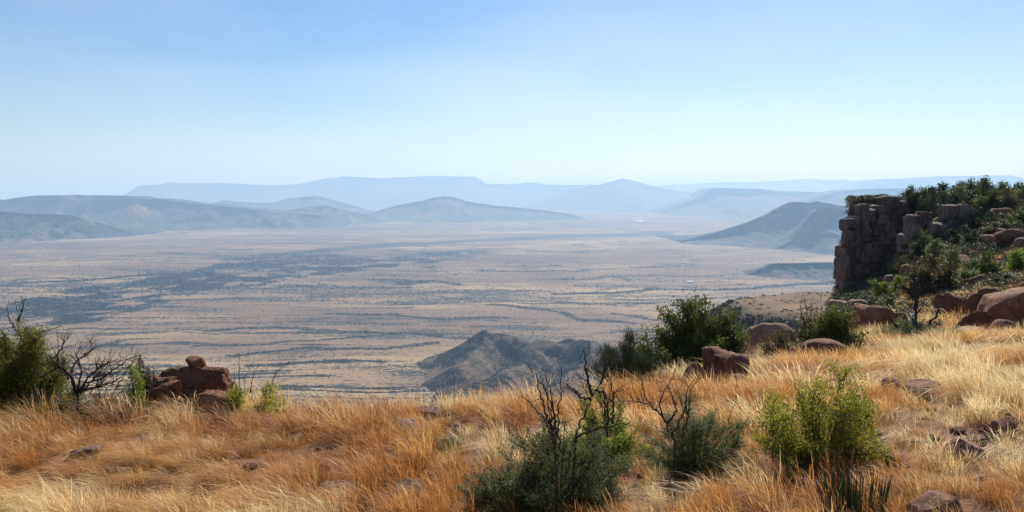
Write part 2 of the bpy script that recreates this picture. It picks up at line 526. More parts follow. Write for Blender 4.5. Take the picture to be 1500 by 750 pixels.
def seg_dist(px, py, poly):
    best = np.full(px.shape, 1e9)
    for (x0, y0), (x1, y1) in zip(poly[:-1], poly[1:]):
        dx, dy = x1 - x0, y1 - y0
        t = np.clip(((px - x0) * dx + (py - y0) * dy) / (dx * dx + dy * dy), 0, 1)
        d = np.hypot((px - x0 - t * dx) * 0.35, py - y0 - t * dy)
        best = np.minimum(best, d)
    return best

def scrub_density(x, y):
    """how densely bush covers the plain at a place (x, y)"""
    a = x / y; t = PLAIN_Z / y
    px = 750 + F * a * (1.0 + 0.0); py = 285 - F * t
    j = (fbm2(x / 260.0, y / 260.0, 41, 4) - 0.5)
    pyj = py + j * 9 * np.clip((py - 300) / 100, 0.15, 2.0)
    s = np.zeros_like(x)
    for poly, w, k in DRAIN:
        q = seg_dist(px, pyj, poly)
        s = np.maximum(s, k * np.exp(-(q / w) ** 2))
    top = np.interp(px, [p[0] for p in BELT_TOP], [p[1] for p in BELT_TOP])
    bot = np.interp(px, [p[0] for p in BELT_BOT], [p[1] for p in BELT_BOT])
    inside = np.clip((pyj - top) / 4, 0, 1) * np.clip((bot - pyj) / 3, 0, 1) * np.clip((780 - px) / 150, 0, 1)
    patch = fbm2(x / 150.0, y / 210.0, 57, 5, 0.65)
    s = np.maximum(s, inside * np.clip((patch - 0.365) * 6, 0, 1) * 0.95)
    # general banding of the veld: shallow washes running across the view
    wx = x + 260 * (fbm2(x / 700.0, y / 700.0, 61, 3) - 0.5); wy = y + 420 * (fbm2(x / 900.0, y / 900.0, 62, 3) - 0.5)
    band = (fbm2(wx / 1500.0, wy / 300.0, 63, 6, 0.6) - 0.52) * 5
    band2 = (fbm2(wx / 520.0 + 40, wy / 75.0, 64, 5, 0.6) - 0.53) * 5
    near = np.clip((py - 330) / 90, 0, 1)
    s = np.maximum(s, np.clip(band, 0, 1) * 0.42)
    s = np.maximum(s, np.clip(band2, 0, 1) * 0.42 * near)
    thin = np.clip(1 - np.abs(fbm2(wx / 1500.0, wy / 190.0, 66, 4, 0.55) - 0.5) * 34, 0, 1) * np.clip((fbm2(x / 420.0, y / 420.0, 67, 3) - 0.42) * 8, 0, 1)
    thin2 = np.clip(1 - np.abs(fbm2(wx / 900.0 + 7, wy / 110.0, 68, 4, 0.55) - 0.5) * 30, 0, 1) * np.clip((fbm2(x / 300.0, y / 300.0, 69, 3) - 0.45) * 8, 0, 1)
    s = np.maximum(s, np.maximum(thin, thin2 * near) * 0.8)
    big = fbm2(x / 2600.0, y / 3800.0, 65, 4)
    s = s + (big - 0.5) * 0.55 - 0.03
    left = np.clip((400 - px) / 200, 0, 1) * np.clip((470 - py) / 40, 0, 1)
    return np.clip(s - 0.05 * left, 0, 1)

def build_plain():
    t = np.concatenate([np.linspace(0.36, 0.02, 480), 0.02 * np.exp(np.linspace(-0.02, math.log(0.0048 / 0.02), 70))])
    ys = 400.0 / t
    al = np.concatenate([np.linspace(-1.6, -0.72, 30)[:-1], np.linspace(-0.72, 0.72, 760), np.linspace(0.72, 1.6, 30)[1:]])
    Y = np.repeat(ys[:, None], len(al), 1); X = al[None, :] * Y
    x = X.ravel(); y = Y.ravel()
    und = (fbm2(x / 900.0, y / 900.0, 71, 4) - 0.5) * 14 * np.clip(y / 6000, 0.3, 2)
    z = PLAIN_Z + und
    me = mesh_from('plain', np.stack([x, y, z], 1), grid_faces(len(ys), len(al)), M['plain'], True)
    point_attr(me, 'scrub', scrub_density(x, y))
    tag(obj('plain', me), kind='structure', label='wide tan scrub plain of the valley floor')
build_plain()

# ------------------------------------------------------------------ distant ranges, mesas and koppies
def ridge(name, pts, d, front, back, flat=0.0, seed=1, p=1.5, cap=0.10, gully=0.16, nx=200, ny=70, wander=0.15, gs=0.28, mat=None, label=None):
    """a range standing at distance d whose crest is the polyline pts of the photo; it has a concave front slope, spurs and a back"""
    px0, px1 = pts[0][0], pts[-1][0]
    # run the two ends down to the plain
    pts = list(pts)
    for end in (0, -1):
        h = ray(*pts[end])[1] * d - PLAIN_Z
        if h > 12:
            ex = F * h * 2.2 / d
            q = (pts[end][0] - ex if end == 0 else pts[end][0] + ex, 285 - F * (PLAIN_Z - 8) / d)
            if end == 0: pts.insert(0, q)
            else: pts.append(q)
    pxs = np.linspace(pts[0][0], pts[-1][0], nx)
    pys = np.interp(pxs, [q[0] for q in pts], [q[1] for q in pts])
    pys = pys + (fbm2(pxs / 14.0, pxs * 0 + seed, seed, 3) - 0.5) * 1.0
    ax, tz = rayv(pxs, pys)
    wa = (fbm2(pxs / 90.0, pxs * 0, seed + 3, 3) - 0.5) * 2 * wander * front
    yc = d + wa
    X = ax * yc
    h = np.maximum(tz * yc - PLAIN_Z, 0)
    hm = h.max()
    s = np.concatenate([-front * 1.5 * (np.linspace(1, 0, ny) ** 1.25), np.linspace(flat * 0.25 + 1, flat + 1, 6), flat + back * np.linspace(0.1, 1, 14)])
    S = np.repeat(s[:, None], nx, 1)
    Xg = np.repeat(X[None], len(s), 0); H = np.repeat(h[None], len(s), 0)
    run = front * (0.35 + 0.65 * (H / hm)) * (0.75 + 0.6 * fbm2(Xg / (front * gs * 2.2), Xg * 0 + seed, seed + 5, 3))
    u = np.clip(-S / run, 0, 1)
    body = (1 - u) ** p
    capd = np.clip(u / 0.035, 0, 1) * cap
    prof = np.where(S < 0, body * (1 - capd), 1.0)
    ub = np.clip((S - flat) / back, 0, 1)
    prof = np.where(S > flat, (1 - ub) ** 1.3, prof)
    gx = Xg + (fbm2(S / (front * 0.5), Xg / (front * 0.5), seed + 7, 2) - 0.5) * front * 0.25
    rid = np.abs(fbm2(gx / (front * gs), S / (front * 0.9), seed + 8, 4) - 0.5) * 4 - 0.55
    rid = rid * 0.65 + 0.5 * (np.abs(fbm2(gx / (front * gs * 0.33), S / (front * 0.4), seed + 28, 4) - 0.5) * 4 - 0.55)
    z = H * prof + H * gully * rid * np.clip(prof * (1 - prof) * 4, 0, 1) * (S < 0)
    z = z + (fbm2(Xg / (front * 0.10), S / (front * 0.10), seed + 9, 5, 0.6) - 0.5) * H * 0.11 * (S < 0) * np.clip(u * 20, 0, 1)
    Z = PLAIN_Z - 12 + z + 6 * (prof > 0.02) 
    Z = np.where(np.abs(S) < 1e-6, PLAIN_Z + H, Z)
    Yg = yc[None] + S
    v = np.stack([Xg.ravel(), Yg.ravel(), Z.ravel()], 1)
    me = mesh_from(name, v, grid_faces(len(s), nx), mat or M['hill'], True)
    veg = np.clip(-rid * 0.35 + 0.25 * (1 - u) - 0.05, -0.3, 0.6).ravel()
    point_attr(me, 'veg', veg)
    return tag(obj(name, me), label, kind='structure')

ridge('mountain_range', [(900, 276), (960, 272), (1040, 268), (1066, 267), (1100, 267), (1150, 264.5), (1188, 261), (1205, 264), (1235, 263), (1262, 266), (1300, 265), (1420, 268), (1560, 270)], 36000, 6000, 5000, seed=11, label='palest blue mountain range on the horizon')
ridge('plateau', [(186, 283), (205, 271.5), (238, 270), (245, 267), (270, 269), (330, 268), (385, 271), (412, 271), (440, 269), (478, 261.5), (505, 258), (560, 261), (600, 259), (620, 258), (690, 258.5), (697, 259), (712, 270), (760, 269), (775, 267), (800, 270), (830, 271), (870, 270)], 30000, 4800, 4000, 2000, seed=12, cap=0.2, label='long pale blue flat-topped plateau')
ridge('mountain', [(772, 300), (800, 291), (822, 283), (850, 275), (880, 270), (897, 265.5), (912, 261.5), (925, 264), (940, 268), (960, 274), (990, 279), (1015, 283), (1050, 290)], 24500, 4200, 4000, seed=13, label='pale blue peaked mountain right of the plateau')
ridge('mesa', [(1240, 282), (1262, 272), (1280, 265), (1297, 262), (1320, 262), (1330, 264.5), (1352, 260), (1372, 258), (1420, 257.5), (1480, 257), (1500, 261), (1540, 268)], 27000, 4500, 4000, 2000, seed=14, cap=0.22, label='blue flat mesa behind the cliff trees')
ridge('mesa', [(985, 304), (1010, 295), (1030, 288), (1039, 280), (1047, 275), (1070, 275.5), (1110, 276), (1140, 280), (1190, 281), (1260, 285), (1330, 288)], 18500, 3200, 3000, 1500, seed=15, cap=0.22, label='blue mesa in the middle distance on the right')
ridge('mountain', [(1180, 296), (1215, 284), (1240, 279), (1252, 278), (1285, 276), (1330, 276), (1400, 272), (1500, 276)], 15500, 3000, 3000, 1000, seed=16, label='dusky blue ridge behind the cliff edge')
ridge('hill', [(300, 303), (312, 298), (326, 293.5), (340, 295), (372, 297), (398, 297), (428, 289.5), (465, 287.5), (500, 296), (525, 303), (545, 309)], 17500, 2700, 2700, seed=17, label='faint blue hills below the plateau')
ridge('hill', [(503, 319), (530, 314), (547, 311), (556, 308), (585, 300), (600, 297), (622, 293.5), (636, 289), (650, 287), (663, 288.5), (680, 294), (695, 296.5), (720, 300.5), (750, 303.5), (780, 306), (805, 309), (830, 313), (850, 317)], 14500, 1900, 2600, 300, seed=18, cap=0.16, label='dark blue saddle-shaped hill in the middle of the plain')
ridge('hill', [(395, 311), (420, 309), (436, 306), (452, 302.5), (462, 303), (474, 300.5), (490, 303.5), (505, 308), (525, 312), (545, 318)], 12800, 1500, 1800, seed=19, gully=0.3, label='small spurred hill left of the saddle-shaped hill')
ridge('mountain', [(-160, 298), (-60, 292), (0, 293.5), (20, 290), (50, 286.5), (105, 285.5), (150, 286.5), (183, 286.5), (192, 289.5), (222, 291), (250, 294), (275, 298), (300, 299), (340, 304), (400, 309), (440, 313), (480, 318)], 11500, 2700, 3500, 800, seed=20, p=1.35, cap=0.16, gully=0.7, gs=0.34, nx=320, ny=110, label='long dark table mountain at left')
ridge('hill', [(-170, 300), (-60, 306), (0, 309), (40, 313), (70, 313), (105, 316), (135, 322), (160, 331), (190, 341)], 8500, 1150, 1500, seed=21, p=1.15, cap=0.06, gully=0.7, nx=200, ny=90, gs=0.42, label='nearer brown spurs at the left edge')
ridge('mesa', [(1000, 352), (1035, 345), (1070, 334), (1100, 324), (1125, 313), (1140, 305), (1150, 299.5), (1158, 296), (1175, 296), (1186, 297.5), (1196, 295), (1210, 297.5), (1235, 302), (1275, 306), (1340, 310), (1400, 316)], 7400, 1500, 1500, 90, seed=22, p=1.6, cap=0.34, gully=0.2, wander=0.04, nx=260, ny=110, label='grey blue mesa with sharp left brow beside the cliff')
ridge('hill', [(1160, 352), (1176, 330), (1188, 314), (1197, 306), (1225, 305), (1262, 306), (1340, 306), (1440, 309)], 6500, 1150, 900, 80, seed=23, p=1.45, cap=0.36, gully=0.2, wander=0.04, nx=220, ny=100, label='nearer dark shoulder of the mesa by the cliff')
ridge('koppie', [(1085, 406), (1105, 398), (1118, 392), (1128, 387), (1140, 385.5), (1170, 385.5), (1200, 384), (1220, 384), (1240, 389), (1262, 400)], 4400, 260, 300, 70, seed=24, p=1.2, cap=0.2, gully=0.2, nx=120, ny=50, label='small dark flat-topped koppie on the plain left of the cliff')

KOPPIE_RIDGES = [  # crest lines (px, py, distance, half width in metres)
    [(622, 528, 2160, 60), (668, 506, 2110, 80), (698, 487, 2085, 95), (714, 479, 2080, 105), (740, 482, 2065, 105), (775, 491, 2045, 110), (808, 493, 2030, 110), (846, 489, 1985, 115), (900, 501, 1940, 130), (990, 508, 1900, 150)],
    [(706, 480, 2085, 70), (690, 510, 1960, 60), (668, 535, 1840, 50)],
    [(768, 500, 2040, 60), (772, 518, 1900, 60), (745, 536, 1760, 60), (715, 550, 1660, 55)],
    [(858, 497, 1965, 70), (868, 518, 1830, 70), (838, 540, 1700, 70), (812, 562, 1540, 60)],
    [(930, 502, 1930, 90), (950, 530, 1750, 90), (930, 560, 1550, 90)],
    [(640, 568, 1420, 30), (656, 561, 1350, 42), (690, 570, 1330, 50), (730, 574, 1320, 50)]]
def koppie_height(x, y):
    acc = np.zeros(x.shape); K = 7.0
    wx = x + (fbm2(x / 110.0, y / 110.0, 51, 3) - 0.5) * 80; wy = y + (fbm2(x / 110.0, y / 110.0, 52, 3) - 0.5) * 90
    for line in KOPPIE_RIDGES:
        q = [(at(px, py, d), w) for px, py, d, w in line]
        best = np.zeros(x.shape)
        for (c0, w0), (c1, w1) in zip(q[:-1], q[1:]):
            dx, dy = c1.x - c0.x, c1.y - c0.y
            t = np.clip(((wx - c0.x) * dx + (wy - c0.y) * dy) / (dx * dx + dy * dy), 0, 1)
            r = np.hypot(wx - c0.x - t * dx, wy - c0.y - t * dy) / (w0 + (w1 - w0) * t)
            h = (c0.z + (c1.z - c0.z) * t) - PLAIN_Z
            best = np.maximum(best, h * np.exp(-0.95 * r ** 1.5))
        acc = acc + np.exp(best / K) - 1.0
    z = PLAIN_Z - 12 + K * np.log(acc + 1.0)
    rid = np.abs(fbm2(x / 75.0, y / 75.0, 91, 5) - 0.5) * 2
    z = z + (rid - 0.3) * 12 * np.clip((z - PLAIN_Z) / 35, 0, 1)
    return z

def build_koppie():
    xs = np.linspace(-330, 560, 300); ys = np.linspace(1180, 2350, 320)
    X, Y = np.meshgrid(xs, ys)
    Z = koppie_height(X.ravel(), Y.ravel())
    me = mesh_from('koppie', np.stack([X.ravel(), Y.ravel(), Z], 1), grid_faces(len(ys), len(xs)), M['koppie'], True)
    point_attr(me, 'veg', (fbm2(X.ravel() / 120, Y.ravel() / 120, 93, 4) - 0.5) * 1.0)
    tag(obj('koppie', me), 'brown koppie with shaded scrubby gullies below the brow', kind='structure')
build_koppie()

BENCH_EDGE = [(520, 152), (500, 128), (480, 118), (455, 122), (430, 134), (405, 148), (380, 165), (345, 200)]   # (y, x) of the edge of the flat top
def bench_height(x, y):
    best = np.full(x.shape, 1e9)
    for (y0, x0), (y1, x1) in zip(BENCH_EDGE[:-1], BENCH_EDGE[1:]):
        dx, dy = x1 - x0, y1 - y0
        t = np.clip(((x - x0) * dx + (y - y0) * dy) / (dx * dx + dy * dy), 0, 1)
        best = np.minimum(best, np.hypot(x - x0 - t * dx, y - y0 - t * dy))
    ed = np.interp(y, [p[0] for p in BENCH_EDGE[::-1]], [p[1] for p in BENCH_EDGE[::-1]])
    inside = (x > ed) & (y > 345)
    back = np.clip(y - 520, 0, 1e9)
    sd = np.where(inside, -best, best) + (fbm2(x / 14.0, y / 14.0, 95, 3) - 0.5) * 8
    z = -57.5 + (fbm2(x / 30.0, y / 30.0, 96, 5) - 0.5) * 3.5 - 0.5 * np.maximum(sd, 0) - 1.1 * np.maximum(sd - 25, 0) - 0.5 * back
    z = z - np.clip(8 + sd, 0, 8) * 0.25
    return z, sd

def build_bench():
    xs = np.linspace(20, 420, 200); ys = np.linspace(290, 700, 200)
    X, Y = np.meshgrid(xs, ys)
    Z, sd = bench_height(X.ravel(), Y.ravel())
    me = mesh_from('hill_bench', np.stack([X.ravel(), Y.ravel(), Z], 1), grid_faces(len(ys), len(xs)), M['bench'], True)
    point_attr(me, 'veg', np.clip(sd / 12, -0.3, 0.6))
    tag(obj('hill_bench', me), 'flat tan bench of the mountainside with dark wooded edge', kind='structure')
build_bench()

def plain_spot(px, py):
    a, t = ray(px, py)
    d = PLAIN_Z / t
    return Vector((a * d, d, PLAIN_Z))

def build_pan():
    m, n, l = new_mat('pale_salt_pan')
    tc = N(n, 'ShaderNodeNewGeometry').outputs['Position']
    finish(n, l, ramp(n, l, noise_node(n, l, tc, 0.01, 3), [(0.3, (0.62, 0.60, 0.56)), (0.7, (0.78, 0.77, 0.74))]), 0.6)
    for px, py, w in ((937, 326, 14), (590, 308.6, 26)):
        c = plain_spot(px, py)
        rx = w * 0.5 * c.y / F; ry = 0.55 * c.y * c.y / (400 * F)
        k = np.linspace(0, 2 * math.pi, 49)[:-1]
        r = 0.8 + 0.4 * noise2(np.cos(k) * 2 + px, np.sin(k) * 2, 5)
        v = np.stack([c.x + rx * r * np.cos(k), c.y + ry * r * np.sin(k), np.full(48, PLAIN_Z + 26.0)], 1)
        me = bpy.data.meshes.new('salt_pan'); me.from_pydata(v.tolist(), [], [list(range(48))]); me.materials.append(m)
        tag(obj('salt_pan', me), 'pale dry pan glinting on the far plain', kind='structure')
build_pan()

# ------------------------------------------------------------------ haze
def build_haze():
    m, n, l = new_mat('haze_air')
    pv = N(n, 'ShaderNodeVolumePrincipled')
    pv.inputs['Color'].default_value = (0.42, 0.67, 1.0, 1)
    pv.inputs['Absorption Color'].default_value = (0.25, 0.25, 0.25, 1)
    pv.inputs['Density'].default_value = 6.7e-5
    pv.inputs['Anisotropy'].default_value = 0.25
    o = N(n, 'ShaderNodeOutputMaterial'); l.new(pv.outputs[0], o.inputs['Volume'])
    x0, x1, y0, y1, z0, z1 = -90000, 90000, -20000, 90000, -440, 680
    v = [(x, y, z) for z in (z0, z1) for y in (y0, y1) for x in (x0, x1)]
    f = [(0, 2, 3, 1), (4, 5, 7, 6), (0, 1, 5, 4), (2, 6, 7, 3), (0, 4, 6, 2), (1, 3, 7, 5)]
    me = bpy.data.meshes.new('haze'); me.from_pydata(v, [], f); me.materials.append(m)
    tag(obj('haze', me), 'pale blue haze filling the valley air', kind='stuff')
build_haze()

# ------------------------------------------------------------------ scattering by geometry nodes (only for what nobody could count)
def scatter(name, pts, rots, scales, tones, variants, label):
    me = bpy.data.meshes.new(name)
    me.vertices.add(len(pts)); me.vertices.foreach_set('co', np.asarray(pts, np.float32).ravel())
    for an, vals in (('rot', rots), ('scl', scales)):
        a = me.attributes.new(an, 'FLOAT_VECTOR', 'POINT'); a.data.foreach_set('vector', np.asarray(vals, np.float32).ravel())
    point_attr(me, 'tone', tones)
    o = obj(name, me)
    tag(o, label, kind='stuff')
    ng = bpy.data.node_groups.new(name + '_scatter', 'GeometryNodeTree')
    ng.interface.new_socket('Geometry', in_out='INPUT', socket_type='NodeSocketGeometry')
    ng.interface.new_socket('Geometry', in_out='OUTPUT', socket_type='NodeSocketGeometry')
    n, l = ng.nodes, ng.links
    gi = n.new('NodeGroupInput'); go = n.new('NodeGroupOutput')
    join = n.new('GeometryNodeJoinGeometry')
    for vm in variants:
        src = bpy.data.objects.new(vm.name, vm)
        oi = n.new('GeometryNodeObjectInfo'); oi.inputs['Object'].default_value = src
        g2 = n.new('GeometryNodeGeometryToInstance')
        l.new(oi.outputs['Geometry'], g2.inputs[0]); l.new(g2.outputs[0], join.inputs[0])
    iop = n.new('GeometryNodeInstanceOnPoints')
    iop.inputs['Pick Instance'].default_value = True
    l.new(gi.outputs[0], iop.inputs['Points']); l.new(join.outputs[0], iop.inputs['Instance'])
    ar = n.new('GeometryNodeInputNamedAttribute'); ar.data_type = 'FLOAT_VECTOR'; ar.inputs['Name'].default_value = 'rot'
    e2r = n.new('FunctionNodeEulerToRotation')
    l.new(ar.outputs['Attribute'], e2r.inputs[0]); l.new(e2r.outputs[0], iop.inputs['Rotation'])
    asc = n.new('GeometryNodeInputNamedAttribute'); asc.data_type = 'FLOAT_VECTOR'; asc.inputs['Name'].default_value = 'scl'
    l.new(asc.outputs['Attribute'], iop.inputs['Scale'])
    rv = n.new('FunctionNodeRandomValue'); rv.data_type = 'INT'
    for s_ in rv.inputs:
        if s_.name == 'Min' and s_.type == 'INT': s_.default_value = 0
        if s_.name == 'Max' and s_.type == 'INT': s_.default_value = len(variants) - 1
    out = [s_ for s_ in rv.outputs if s_.type == 'INT'][0]
    l.new(out, iop.inputs['Instance Index'])
    l.new(iop.outputs[0], go.inputs[0])
    mod = o.modifiers.new('scatter', 'NODES'); mod.node_group = ng
    return o

# ------------------------------------------------------------------ leaves, tubes
def leaf_quads(rng, centres, size, aspect=0.45, up=0.25, along=None):
    """a small rhombic leaf at each centre"""
    n = len(centres)
    ax = rng.normal(size=(n, 3)); ax[:, 2] += up
    if along is not None:
        ax = ax * 0.6 + along
    ax /= np.linalg.norm(ax, axis=1)[:, None] + 1e-9
    sd = np.cross(ax, rng.normal(size=(n, 3))); sd /= np.linalg.norm(sd, axis=1)[:, None] + 1e-9
    L = (size * rng.uniform(0.6, 1.35, n))[:, None]
    p0 = centres - ax * L * 0.5; p2 = centres + ax * L * 0.5
    p1 = centres + sd * L * aspect * 0.5; p3 = centres - sd * L * aspect * 0.5
    v = np.stack([p0, p1, p2, p3], 1).reshape(-1, 3)
    f = np.arange(4 * n).reshape(n, 4)
    return v, f

def tubes(lines, sides=5):
    """lines: list of (points (k,3), radii (k,))"""
    V, Fc = [], []; base = 0
    for pts, rad in lines:
        pts = np.asarray(pts, float); rad = np.asarray(rad, float); k = len(pts)
        tg = np.gradient(pts, axis=0); tg /= np.linalg.norm(tg, axis=1)[:, None] + 1e-9
        ref = np.array([0.31, 0.87, 0.38]); a = np.cross(tg, ref); a /= np.linalg.norm(a, axis=1)[:, None] + 1e-9
        b = np.cross(tg, a)
        th = np.linspace(0, 2 * math.pi, sides, endpoint=False)
        ring = pts[:, None, :] + rad[:, None, None] * (np.cos(th)[None, :, None] * a[:, None, :] + np.sin(th)[None, :, None] * b[:, None, :])
        V.append(ring.reshape(-1, 3))
        i = np.arange(k - 1)[:, None] * sides; j = np.arange(sides)[None, :]; j2 = (j + 1) % sides
        q = np.stack([i + j, i + j2, i + sides + j2, i + sides + j], -1).reshape(-1, 4) + base
        Fc.append(q); base += k * sides
    return np.concatenate(V), np.concatenate(Fc)

def bezier(p0, p1, p2, k):
    t = np.linspace(0, 1, k)[:, None]
    return (1 - t) ** 2 * p0 + 2 * t * (1 - t) * p1 + t * t * p2

def skeleton(rng, w, dp, h, nst, nsub, rad, low=0.0):
    lines, tips, dirs = [], [], []
    for i in range(nst):
        az = rng.uniform(0, 2 * math.pi); se = rng.uniform(0.02, 1.0) ** (0.75 + low); ce = math.sqrt(1 - se * se); q = rng.uniform(0.58, 1.14)
        tip = np.array([w * 0.5 * ce * q * math.cos(az), dp * 0.5 * ce * q * math.sin(az), h * (0.10 + 0.90 * se) * q])
        b0 = np.array([0.07 * w * math.cos(az) * rng.uniform(0, 1), 0.07 * dp * math.sin(az) * rng.uniform(0, 1), -0.04])
        ctrl = np.array([tip[0] * 0.55, tip[1] * 0.55, tip[2] * rng.uniform(0.35, 0.7)])
        p = bezier(b0, ctrl, tip, 9) + np.cumsum(rng.normal(0, 0.008 * h, (9, 3)), 0) * np.linspace(0, 1, 9)[:, None]
        lines.append((p, np.linspace(rad * 0.8, rad * 0.18, 9)))
        tips.append(p[-1]); dirs.append(p[-1] - p[-3])
        for j in range(nsub):
            k = rng.integers(3, 8)
            dr = rng.normal(size=3); dr[2] = abs(dr[2]) * 0.9; dr /= np.linalg.norm(dr)
            out = p[k] - np.array([0, 0, h * 0.3]); out /= np.linalg.norm(out) + 1e-6
            dr = dr + 0.9 * out; dr /= np.linalg.norm(dr)
            e = p[k] + dr * rng.uniform(0.08, 0.20) * (h + w) * 0.5
            e[2] = max(e[2], 0.05 * h)
            m = bezier(p[k], (p[k] + e) / 2 + rng.normal(0, 0.02 * h, 3), e, 5)
            lines.append((m, np.linspace(rad * 0.45, rad * 0.15, 5)))
            tips.append(e); dirs.append(dr)
    return lines, np.array(tips), np.array(dirs)

def bush_meshes(seed, w, dp, h, nst, nsub, leaves, lsize, clump, mat, bark, rad, aspect=0.45, low=0.0, up=0.25, sides=5):
    rng = np.random.default_rng(seed)
    lines, tips, dirs = skeleton(rng, w, dp, h, nst, nsub, rad, low)
    v, f = tubes(lines, sides)
    stem = mesh_from('stems', v, f, bark, True)
    idx = rng.integers(0, len(tips), leaves)
    cr = clump * rng.uniform(0.6, 1.3, len(tips))
    back = rng.uniform(0, 1, leaves)[:, None] ** 1.5
    d = dirs / (np.linalg.norm(dirs, axis=1)[:, None] + 1e-9)
    c = tips[idx] - d[idx] * back * clump * 2.2 + rng.normal(0, 1, (leaves, 3)) * (cr[idx])[:, None] * np.array([1, 1, 0.75]) * 0.6
    c[:, 2] = np.where(c[:, 2] < 0.02, rng.uniform(0.02, 0.15 * h, leaves), c[:, 2])
    v, f = leaf_quads(rng, c, lsize, aspect, up, d[idx] * 0.7)
    me = mesh_from('foliage', v, f, mat)
    tone = np.clip(rng.uniform(0, 1, len(tips))[idx] * 0.6 + rng.uniform(0, 0.4, leaves), 0, 1)
    point_attr(me, 'rnd', np.repeat(tone, 4))
    return stem, me

def place_bush(name, label, cat, loc, meshes, group=None, scale=(1, 1, 1), rz=0.0, parts=('stems', 'foliage')):
    r = empty(name, loc, rz); r.scale = scale
    tag(r, label, cat, group)
    obj(parts[0], meshes[0], r); obj(parts[1], meshes[1], r)
    return r

# ------------------------------------------------------------------ boulders
KEEP_OUT = []       # circles where no grass grows: x, y, radius
_ico = {}
def ico(level):
    if level not in _ico:
        bm = bmesh.new(); bmesh.ops.create_icosphere(bm, subdivisions=level, radius=1.0)
        v = np.array([p.co[:] for p in bm.verts]); f = np.array([[q.index for q in p.verts] for p in bm.faces]); bm.free()
        _ico[level] = (v, f)
    return _ico[level]

def rock_mesh(name, size, seed, style='round', level=4, mat=None, rough=1.0):
    """one boulder of the given size, its foot at z = 0 minus a buried quarter"""
    rng = np.random.default_rng(seed)
    v, f = ico(level); v = v.copy()
    pn = {'round': 2.5, 'slab': 3.2, 'block': 9.0, 'angular': 3.0}[style]
    v = v / (np.sum(np.abs(v) ** pn, 1) ** (1 / pn))[:, None]
    ncut = {'round': 7, 'slab': 9, 'block': 9, 'angular': 16}[style]
    lo_c = {'round': 0.66, 'slab': 0.6, 'block': 0.72, 'angular': 0.5}[style]
    for k in range(ncut):
        nrm = rng.normal(size=3); nrm /= np.linalg.norm(nrm)
        off = rng.uniform(lo_c, 0.93) * np.max(v @ nrm)
        q = v @ nrm - off
        v = v - np.where(q > 0, q, 0)[:, None] * nrm * 0.96
    nz = fbm3(v + seed * 3.7, 1.3, seed % 97, 3)
    v = v * (1 + (nz - 0.5)[:, None] * 0.26 * rough)
    nz = fbm3(v + seed * 1.7, 4.2, seed % 89 + 5, 4)
    v = v * (1 + (nz - 0.5)[:, None] * 0.15 * rough)
    # fracture steps: flat pieces offset against each other
    fq = v * (2.4 if style != 'block' else 1.9) + (fbm3(v, 2.0, seed % 61 + 3, 2) - 0.5)[:, None] * 1.3
    cell = hash3(np.floor(fq[:, 0]), np.floor(fq[:, 1]), np.floor(fq[:, 2]), seed % 53)
    v = v * (1 + (cell - 0.5)[:, None] * {'round': 0.05, 'slab': 0.10, 'block': 0.10, 'angular': 0.12}[style] * rough)
    # weathered bedding: shallow ledges along tilted layers
    lay = v[:, 2] * 3.4 + v[:, 0] * 0.5 + (fbm3(v, 1.5, seed % 71 + 2, 2) - 0.5) * 1.6
    st = lay - np.floor(lay)
    v[:, :2] *= (1 + (np.clip(st / 0.22, 0, 1) - 0.75) * 0.045 * rough)[:, None]
    lo, hi = v.min(0), v.max(0)
    v = (v - (lo + hi) / 2) / (hi - lo)
    v = v * np.array(size)
    v[:, 2] += size[2] * 0.5 - size[2] * 0.22
    return mesh_from(name, v, f, mat or M['rock'], True)

def boulder(x0, x1, y0, y1, label, style='round', d=None, depth=0.85, mat=None, seed=None, rz=None, tilt=(0, 0), level=4, group=None, sink=1.0, z=None, name='boulder', rough=1.0):
    """a boulder that spans the pixels x0..x1, y0..y1 of the photo, standing on the hillside"""
    seed = seed if seed is not None else int(x0 * 7 + y0 * 3)
    pxm = (x0 + x1) / 2
    if d is None:
        hit = ground_hit(pxm, y1)
        d = hit.y if hit is not None else 14.0
    a, _ = ray(pxm, y1)
    w = (x1 - x0) * d / F
    h = (y1 - y0) * d / F / 0.78
    base = Vector((a * d, d + w * depth * 0.3, 0))
    base.z = gz(base.x, base.y) if z is None else z
    # reach the pixel height of the top
    top = at(pxm, y0, base.y).z
    hh = max(h, (top - base.z) / 0.78) if z is None else h
    hh = min(hh, h * 1.5)
    me = rock_mesh('boulder', (w, w * depth, hh), seed, style, level, mat, rough)
    o = obj(name, me, None, base)
    o.rotation_euler = (R(tilt[0]), R(tilt[1]), 0 if rz is None else R(rz))
    tag(o, label, 'rock', group)
    KEEP_OUT.append((base.x, base.y + w * depth * 0.12, w * 0.36))
    return o

B = boulder
# left outcrop
BD = 13.2
B(198, 268, 551, 594, 'sloping red rock at the left end of the left outcrop', 'angular', d=BD - 0.1, depth=0.9, seed=221, level=5, rough=1.3, rz=25)
B(228, 339, 535, 592, 'largest wide red boulder of the left outcrop', 'slab', d=BD + 0.15, depth=0.62, seed=213, level=5, rough=1.3, tilt=(0, -4))
B(266, 298, 519, 538, 'dark loose rock lying on top of the largest left boulder', 'angular', d=BD + 0.35, z=at(280, 541, BD + 0.4).z, depth=0.8, seed=9, level=3)
B(274, 338, 556, 592, 'domed red boulder leaning in front of the largest left boulder', 'round', d=BD - 0.75, depth=0.7, seed=12)
B(243, 270, 572, 592, 'small dark rock half hidden at the foot of the left outcrop', 'angular', d=BD - 0.9, seed=15, level=3)
B(276, 310, 581, 597, 'small flat red rock in the grass below the domed boulder', 'slab', d=BD - 1.2, seed=16, level=3)
B(348, 398, 548, 572, 'dark low rock behind the yellow-green bushes right of the left outcrop', 'slab', d=BD + 0.6, seed=18, level=3)
